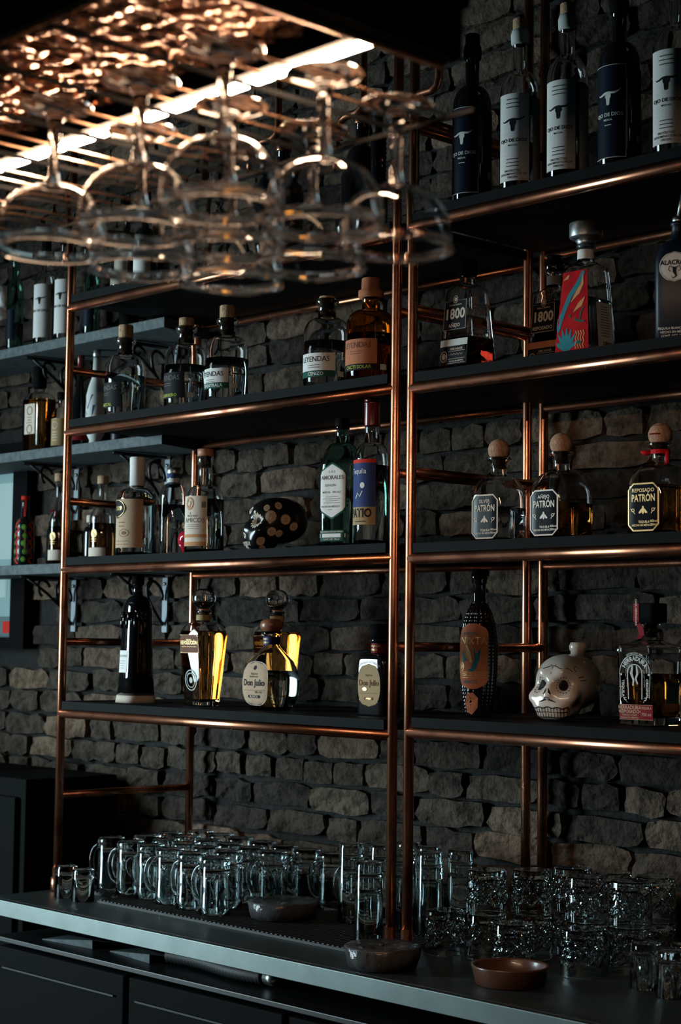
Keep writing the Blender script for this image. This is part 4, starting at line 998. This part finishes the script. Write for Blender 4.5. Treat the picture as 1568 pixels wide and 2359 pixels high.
for x, lb, R, h in [(-1.745, 'clear bottle of gold spirit on the lowest wall plank, left of the copper upright', .030, .268), (-1.532, 'clear bottle of gold spirit on the lowest wall plank, right of the copper upright', .036, .248)]:
    r, pr = plain_bottle('clear_bottle', lb, x, .35, P3, R, .125, .16, .012, h - .01, 'glass', 'cork', .022, 'cream', (.015, .045), .09, fill=.115, liq='gold')
    Dec().disc(.01, .085, .010, .012).lines(.01, .075, .02, 3, .006, .002, 3).build(r, 'gold_print', pr, 'goldink')
plain_bottle('dark_bottle', 'dark bottle beside the beaded bottle on the lowest wall plank', -1.845, .405, P3, .026, .10, .125, .012, .16, 'blackglass', 'redcap', .02)
plain_bottle('dark_bottle', 'small dark bottle with pale cap between the two gold-spirit bottles', -1.65, .40, P3, .026, .09, .115, .013, .135, 'blackglass', 'cream', .02)

# ------------------------------------------------------------------ glassware on the counter
ZC = .9; ZM = .9085
mat_ = thing('bar_mat', 'ribbed black rubber mat under the upturned glasses', 'mat', (-.6, .2, ZC))
m = MB(); m.box(-.545, .555, -.165, .205, .0004, .006); m.box(-.385, .555, -.235, -.165, .0004, .006); m.build('mat_base', 'rubber', mat_, False)
m = MB()
for i in range(74):
    x = -.54 + i * .0148; y0 = -.232 if x > -.384 else -.162; m.box(x, x + .007, y0, .203, .006, .0083)
tag(m.build('mat_ribs', 'rubber', mat_, False), kind='stuff')

def glass_lathe(name, outer, inner, mat, seg=36, fn=None):
    m = MB(); m.lathe([(1e-5, outer[0][1])] + outer + inner + [(1e-5, inner[-1][1])], seg)
    if fn: m.v = [fn(p) for p in m.v]
    m.f = [q[::-1] for q in m.f]
    return mesh_data(name, m.v, m.f, mat)
# upturned beer mug (rim on the mat, thick foot upwards)
H = .130
outer = [(.026, H), (.0315, H - .002), (.034, H - .008), (.034, H - .014), (.0325, H - .019), (.0335, H - .024), (.0335, .06), (.0345, .02), (.0362, .0015), (.0355, 0)]
inner = [(.0338, .0002), (.0322, .02), (.0308, .06), (.0300, H - .036), (.026, H - .031), (.012, H - .028)]
mug_me = glass_lathe('mug_body', outer, inner, 'mugglass', 36)
m = MB(); pts = [(.033, 0, .028)] + [(.034 + .030 * math.sin(t) ** .8, 0, .066 - .040 * math.cos(t)) for t in [.15 + i * .2 for i in range(15)]] + [(.033, 0, .106)]
m.tube(pts, [.0068] * len(pts), 12)
hand_me = mesh_data('handle', m.v, m.f, 'mugglass')
mug0 = thing('beer_mug', 'upturned clear glass beer mug in the crowd of mugs left on the counter', 'mug', (0, 0, 0), 0, 'upturned beer mugs on the mat')
link('mug_body', mug_me, mug0); link('handle', hand_me, mug0)
mr = random.Random(3); mug_spots = []
for j in range(4):
    xmax = [-.565, -.635, -.60, -.40][j]; x = -1.105
    while x <= xmax:
        y0 = .037 + max(0, -.62 - x) * .12
        mug_spots.append((x + mr.uniform(-.004, .004) + (.0 if j % 2 == 0 else .02), y0 + j * .090 * (1 - .0) , PI * 1.08 + mr.uniform(-.3, .25))); x += .0945
mug_spots = [p for p in mug_spots if p[1] < .392 and not (p[0] > -1.0 - .0 and p[1] > .40)]
FRONT = ['upturned beer mug, ' + q + ' in the front row of mugs' for q in ('leftmost', 'second from left', 'third from left', 'fourth from left', 'fifth from left', 'rightmost')]
BACKM = 'upturned clear glass beer mug in the rows behind the front mugs'
mug0['label'] = FRONT[0]; mi = 0
first = True
for x, y, a in mug_spots:
    if first: mug0.location = (x, y, ZM); mug0.rotation_euler = (0, 0, a); first = False
    else: copy_tree(mug0, (x, y, ZM), a, FRONT[mi] if mi < len(FRONT) else BACKM)
    mi += 1

# plain small tumblers
def small_tumbler():
    H = .078; fl = lambda p: p
    o = [(.022, H), (.0255, H - .003), (.026, H - .010), (.0285, .0015), (.028, 0)]; i = [(.0265, .0002), (.0238, H - .020), (.020, H - .016), (.008, H - .015)]
    return glass_lathe('tumbler_glass', o, i, 'mugglass', 32)
tm = small_tumbler()
for x, y, lb in [(-1.105, -.040, 'small upturned tumbler at the left end of the counter, outer one'), (-1.030, -.044, 'small upturned tumbler at the left end of the counter, next to the mugs')]:
    tag(link('small_tumbler', tm, None, (x, y, ZC)), lb, 'glass', 'small tumblers at the left end')
# fluted short glasses at the right
def flute_fn(n, d, H):
    def g(p):
        r_ = math.hypot(p[0], p[1])
        if r_ < .02 or p[2] > H - .012: return p
        a = math.atan2(p[1], p[0]); k = 1 - d * abs(math.sin(n * a / 2)) ** 2 / r_; return (p[0] * k, p[1] * k, p[2])
    return g
H = .085; o = [(.024, H), (.0285, H - .003), (.0295, H - .012), (.0300, H * .5), (.0310, .0015), (.0305, 0)]; i_ = [(.029, .0002), (.0265, H - .024), (.022, H - .020), (.008, H - .019)]
fg = glass_lathe('fluted_glass', o, i_, 'mugglass', 48, flute_fn(12, .0015, H))
for x, y, lb in [(.512, .135, 'short fluted glass at the right edge, left of the pair'), (.592, .105, 'short fluted glass at the right edge, half out of the picture'), (.565, .185, 'short fluted glass behind the pair at the right edge')]:
    tag(link('fluted_glass', fg, None, (x, y, ZC)), lb, 'glass', 'short fluted glasses')
# tall glasses nested in pairs
H = .146; o = [(.024, H), (.0275, H - .002), (.0280, H - .012), (.0292, H * .4), (.0305, .0015), (.0300, 0)]; i_ = [(.0286, .0002), (.0272, H * .4), (.0258, H - .030), (.0235, H - .026), (.008, H - .025)]
tg = glass_lathe('tall_glass', o, i_, 'mugglass', 36)
for k, (x, y) in enumerate([(-.086, -.001), (-.352, .205), (-.285, .235), (-.20, .300), (-.112, .305), (-.118, .215), (-.200, .215), (-.285, .320)]):
    for q in range(2):
        if k == 0: lb = ['tall upturned glass in front of the copper upright, lower of its stack', 'tall upturned glass in front of the copper upright, top of its stack'][q]
        elif k == 1: lb = ['tall upturned glass right of the wrapped dish, lower of its stack', 'tall upturned glass right of the wrapped dish, top of its stack'][q]
        else: lb = 'tall upturned glass in the nested stacks behind the twin uprights'
        tag(link('tall_glass', tg, None, (x, y, ZM + q * .0300)), lb, 'glass', 'nested tall glasses')
# cut-crystal tumblers in two tiers
def crystal():
    H, SG, NZ = .088, 72, 26; v = []; f = []; outr = []
    for i in range(NZ + 1):
        z = .0015 + (H - .004) * i / NZ
        for k in range(SG):
            a = 2 * PI * k / SG; r_ = .0425 - .003 * (z / H) ** 2
            if .018 < z < .074:
                p = 9 * a / (2 * PI); q = (z - .018) / .028
                u = abs(((p + q) % 1) - .5); w_ = abs(((p - q) % 1) - .5); r_ -= .0030 * max(0, (u - .38) / .12) + .0030 * max(0, (w_ - .38) / .12)
            v.append((r_ * math.cos(a), r_ * math.sin(a), z))
    for r_, z in [(.036, H), (1e-5, H)]:
        v += [(r_ * math.cos(2 * PI * k / SG), r_ * math.sin(2 * PI * k / SG), z) for k in range(SG)]
    nr = NZ + 3
    for i in range(nr - 1): f += [(i * SG + k, i * SG + (k + 1) % SG, (i + 1) * SG + (k + 1) % SG, (i + 1) * SG + k) for k in range(SG)]
    n0 = len(v)
    for r_, z in [(.0415, 0), (.0390, .0005), (.0375, .03), (.0355, H - .020), (.030, H - .016), (1e-5, H - .015)]:
        v += [(r_ * math.cos(2 * PI * k / SG), r_ * math.sin(2 * PI * k / SG), z) for k in range(SG)]
    for k in range(SG): f.append((n0 + k, n0 + (k + 1) % SG, (k + 1) % SG, k))
    for i in range(5): f += [(n0 + (i + 1) * SG + k, n0 + (i + 1) * SG + (k + 1) % SG, n0 + i * SG + (k + 1) % SG, n0 + i * SG + k) for k in range(SG)]
    me = mesh_data('crystal_tumbler', v, f, 'mugglass', False)
    return me
cme = crystal()
low = [(.020, .115), (.108, .145), (.222, .095), (.352, .145), (.165, .218), (.300, .225), (.395, .242), (.195, .312), (.290, .318), (.385, .335)]
LBL = ['lower cut-crystal tumbler nearest the twin uprights', 'lower cut-crystal tumbler, second from the twin uprights', 'lower cut-crystal tumbler right behind the open brown dish', 'lower cut-crystal tumbler at the right of the front row']
for k, (x, y) in enumerate(low):
    tag(link('crystal_tumbler', cme, None, (x, y, ZC), (0, 0, k * .7)), LBL[k] if k < 4 else 'lower cut-crystal tumbler in the back rows of the stack', 'glass', 'cut-crystal tumblers')
UP = ['upper cut-crystal tumbler at the left end of the top tier', 'upper cut-crystal tumbler, second from left in the top tier', 'upper cut-crystal tumbler in the middle of the top tier', 'upper cut-crystal tumbler at the right end of the top tier']
for k, i in enumerate([1, 4, 5, 6, 7, 8, 9]):
    x, y = low[i]
    tag(link('crystal_tumbler', cme, None, (x, y, ZC + .0884), (0, 0, k * .9 + .3)), UP[k] if k < 4 else 'upper cut-crystal tumbler at the back of the top tier', 'glass', 'cut-crystal tumblers')
# dishes
def dish(x, y, z, R, h, label, wrapped, seed):
    r = thing('dish', label, 'dish', (x, y, z), 0)
    m = MB(); m.lathe([(1e-5, 0), (R * .86, 0), (R * .90, .002), (R, h - .003), (R + .001, h), (R - .004, h), (R - .006, h - .004), (R * .86, .006), (1e-5, .005)], 48)
    m.build('dish_body', 'wrapdish' if wrapped else 'terracotta', r)
    if wrapped:
        rr_ = random.Random(seed); m = MB(); SG = 64
        prof = [(R * .55, .004), (R * .90 + .001, .003), (R * .96 + .0015, h * .5), (R + .002, h - .001), (R - .004, h + .002), (R * .6, h + .001), (R * .3, h), (1e-5, h)]
        m.lathe(prof, SG)
        m.v = [(a + rr_.uniform(-.0018, .0018), b + rr_.uniform(-.0018, .0018), max(c + rr_.uniform(-.0012, .0012), .0012)) for a, b, c in m.v]
        m.build('cling_film', 'wrap', r)
    return r
dish(-.490, .125, ZM, .079, .038, 'film-wrapped shallow dish in front of the mugs', True, 1)
dish(.050, -.095, ZC, .074, .042, 'film-wrapped shallow dish in front of the twin uprights', True, 2)
dish(.322, -.030, ZC, .072, .036, 'open brown glazed dish on the counter edge', False, 3)

# ------------------------------------------------------------------ hanging glass rack
rk = thing('glass_rack', 'overhead copper glass rack with a glowing light strip', 'glass rack', (1.0, -1.58, 2.1))
O = lambda x, y, z: (x - 1.0, y + 1.58, z - 2.1)
X0, X1, Y0, Y1 = .20, 1.43, -1.755, -1.335
hr = random.Random(5); NX, NY = 300, 82; v = []; f = []
import mathutils
for j in range(NY + 1):
    for i in range(NX + 1):
        x = X0 + (X1 - X0) * i / NX; y = Y0 + (-1.42 - Y0) * j / NY
        n = mathutils.noise.noise((x * 70, y * 70, 0)) * .0055 + mathutils.noise.noise((x * 150, y * 150, 3)) * .0020
        v.append(O(x, y, 2.106 + n))
for j in range(NY):
    for i in range(NX): a = j * (NX + 1) + i; f.append((a, a + NX + 1, a + NX + 2, a + 1))
link('hammered_panel', mesh_data('hammered_panel', v, f, 'hammered'), rk)
m = MB()
m.box(X0 - 1, X1 + .022 - 1, Y0 - .02 + 1.58, -1.40 + 1.58, .014, .10); m.build('rack_top', 'black', rk, False)
m = MB(); m.box(X1 - 1, X1 + .022 - 1, Y0 - .02 + 1.58, -1.41 + 1.58, -.036, .014); m.box(X0 - 1, X1 - 1, Y0 - .02 + 1.58, Y0 + 1.58, -.045, .014); m.build('rack_frame', 'black', rk, False)
m = MB(); m.tube([O(X1 - .003, Y0, 2.0640), O(X1 - .003, -1.41, 2.0640)], .0042, 12); m.build('copper_edge', 'brassrod', rk)
m = MB(); m.tube([O(X0, Y0 + .002, 2.0525), O(X1, Y0 + .002, 2.0525)], .0042, 12); m.build('copper_edge', 'brassrod', rk)
rows = [1.345, 1.222, 1.10, .98, .86, .74, .62, .50]
for c in rows:
    for s_ in (-1, 1):
        m = MB(); m.tube([O(c + s_ * .017, Y0, 2.0481), O(c + s_ * .017, Y1, 2.0481)], .0014, 8); m.build('hanger_rod', 'brassrod', rk)
    m = MB(); m.box(c - .0620 - 1, c - .0600 - 1, Y0 + 1.58, Y1 + 1.58, -.050, -.045); m.build('divider_bar', 'black', rk, False)
m = MB(); m.box(X0 - 1, X1 - .03 - 1, Y1 - .002 + 1.58, Y1 + .002 + 1.58, -.057, -.053); m.build('cross_bar', 'black', rk, False)
m = MB(); m.box(X0 - 1, X1 - 1, -1.470 + 1.58, -1.434 + 1.58, -.010, .012); m.build('light_housing', 'black', rk, False)
m = MB(); m.box(.30 - 1, 1.415 - 1, .122, .132, -.0145, -.0102); m.build('light_strip', 'led', rk, False)
for x, y in [(X0 + .05, Y0 + .05), (X1 - .05, Y0 + .05), (X0 + .05, -1.43), (X1 - .05, -1.43)]:
    m = MB(); m.tube([O(x, y, 2.19), O(x, y, 3.299)], .007, 10); m.build('hanger_pole', 'copper', rk)
# stemmed coupes hanging by the foot
Hc = .146
cp = MB()
RB, HB, TH = .0545, .0600, .0008
def bowl_pt(q): return (RB * math.sin(q) ** .78, HB * math.cos(q) ** .80)
arc_ = [.10 + (PI / 2 - .10) * (k / 26) ** 1.15 for k in range(27)]
out_ = [bowl_pt(q) for q in arc_]; inn_ = []
for k, (r_, z_) in enumerate(out_):
    a_, b_ = out_[max(0, k - 1)], out_[min(26, k + 1)]; dx, dz = b_[0] - a_[0], b_[1] - a_[1]; l_ = math.hypot(dx, dz)
    inn_.append((r_ + dz / l_ * TH, z_ - dx / l_ * TH))
LIFT = .0048
stem = [(1e-5, Hc), (.030, Hc - .0002), (.0350, Hc - .0006), (.0362, Hc - .0020), (.0352, Hc - .0036), (.030, Hc - .0042), (.018, Hc - .0060), (.0105, Hc - .0095), (.0098, Hc - .0125), (.0072, Hc - .0165), (.0058, Hc - .026), (.0050, .098), (.0050, .084), (.0060, .074), (.0078, .0672)]
stem = [p_ for p_ in stem if p_[1] > out_[0][1] + LIFT + .001]
bead = [(RB + .0007, .0040), (RB + .0015, .0031), (RB + .0017, .0019), (RB + .0010, .0006), (RB - .0004, 0), (RB - .0018, .0006), (RB - .0025, .0019), (RB - .0023, .0031), (RB - .0015, .0040)]
cp.lathe(stem + [(r_, z_ + LIFT) for r_, z_ in out_] + bead + [(r_, z_ + LIFT) for r_, z_ in inn_[::-1]] + [(1e-5, inn_[0][1] + LIFT)], 64)
cme2 = mesh_data('coupe_bowl', cp.v, [q[::-1] for q in cp.f], 'glass')
GL = [(1.345, -1.601, 'hanging coupe glass at the near end of the right-hand row'), (1.360, -1.493, 'hanging coupe glass in the middle of the right-hand row'), (1.343, -1.384, 'hanging coupe glass at the far right, nearest the shelf bottles'),
      (1.222, -1.600, 'hanging coupe glass at the near end of the second row from right'), (1.224, -1.492, 'hanging coupe glass in the middle of the second row from right'), (1.224, -1.384, 'hanging coupe glass at the far end of the second row from right'),
      (1.100, -1.612, 'hanging coupe glass at the near end of the left-hand row'), (1.096, -1.500, 'hanging coupe glass in the middle of the left-hand row'), (1.104, -1.388, 'hanging coupe glass at the far end of the left-hand row'),
      (.745, -1.500, 'hanging coupe glass cut off by the left picture edge')]
gr = random.Random(11)
for x, y, lb in GL:
    o = tag(link('coupe_glass', cme2, None, (x, y, 2.0530 - Hc), (gr.uniform(-.012, .012), gr.uniform(-.012, .012), 0)), lb, 'glass', 'coupe glasses hanging from the rack')
# copper pipe drops behind the rack
for x, lb in [(.134, 'bent copper pipe drop above the top right shelf'), (-.085, 'bent copper pipe drop between the other two'), (-.354, 'bent copper pipe drop furthest left above the top shelf')]:
    m = MB(); pts = [(x, 0, 3.298), (x, 0, 2.672), (x - .006, 0, 2.656), (x - .020, 0, 2.650), (x - .052, 0, 2.650), (x - .066, 0, 2.642), (x - .072, 0, 2.626), (x - .072, 0, 2.600)]
    m.tube(pts, .0085, 14); o = m.build('pipe_drop', 'copper', None, loc=(0, -.045, 0)); tag(o, lb, 'pipe')
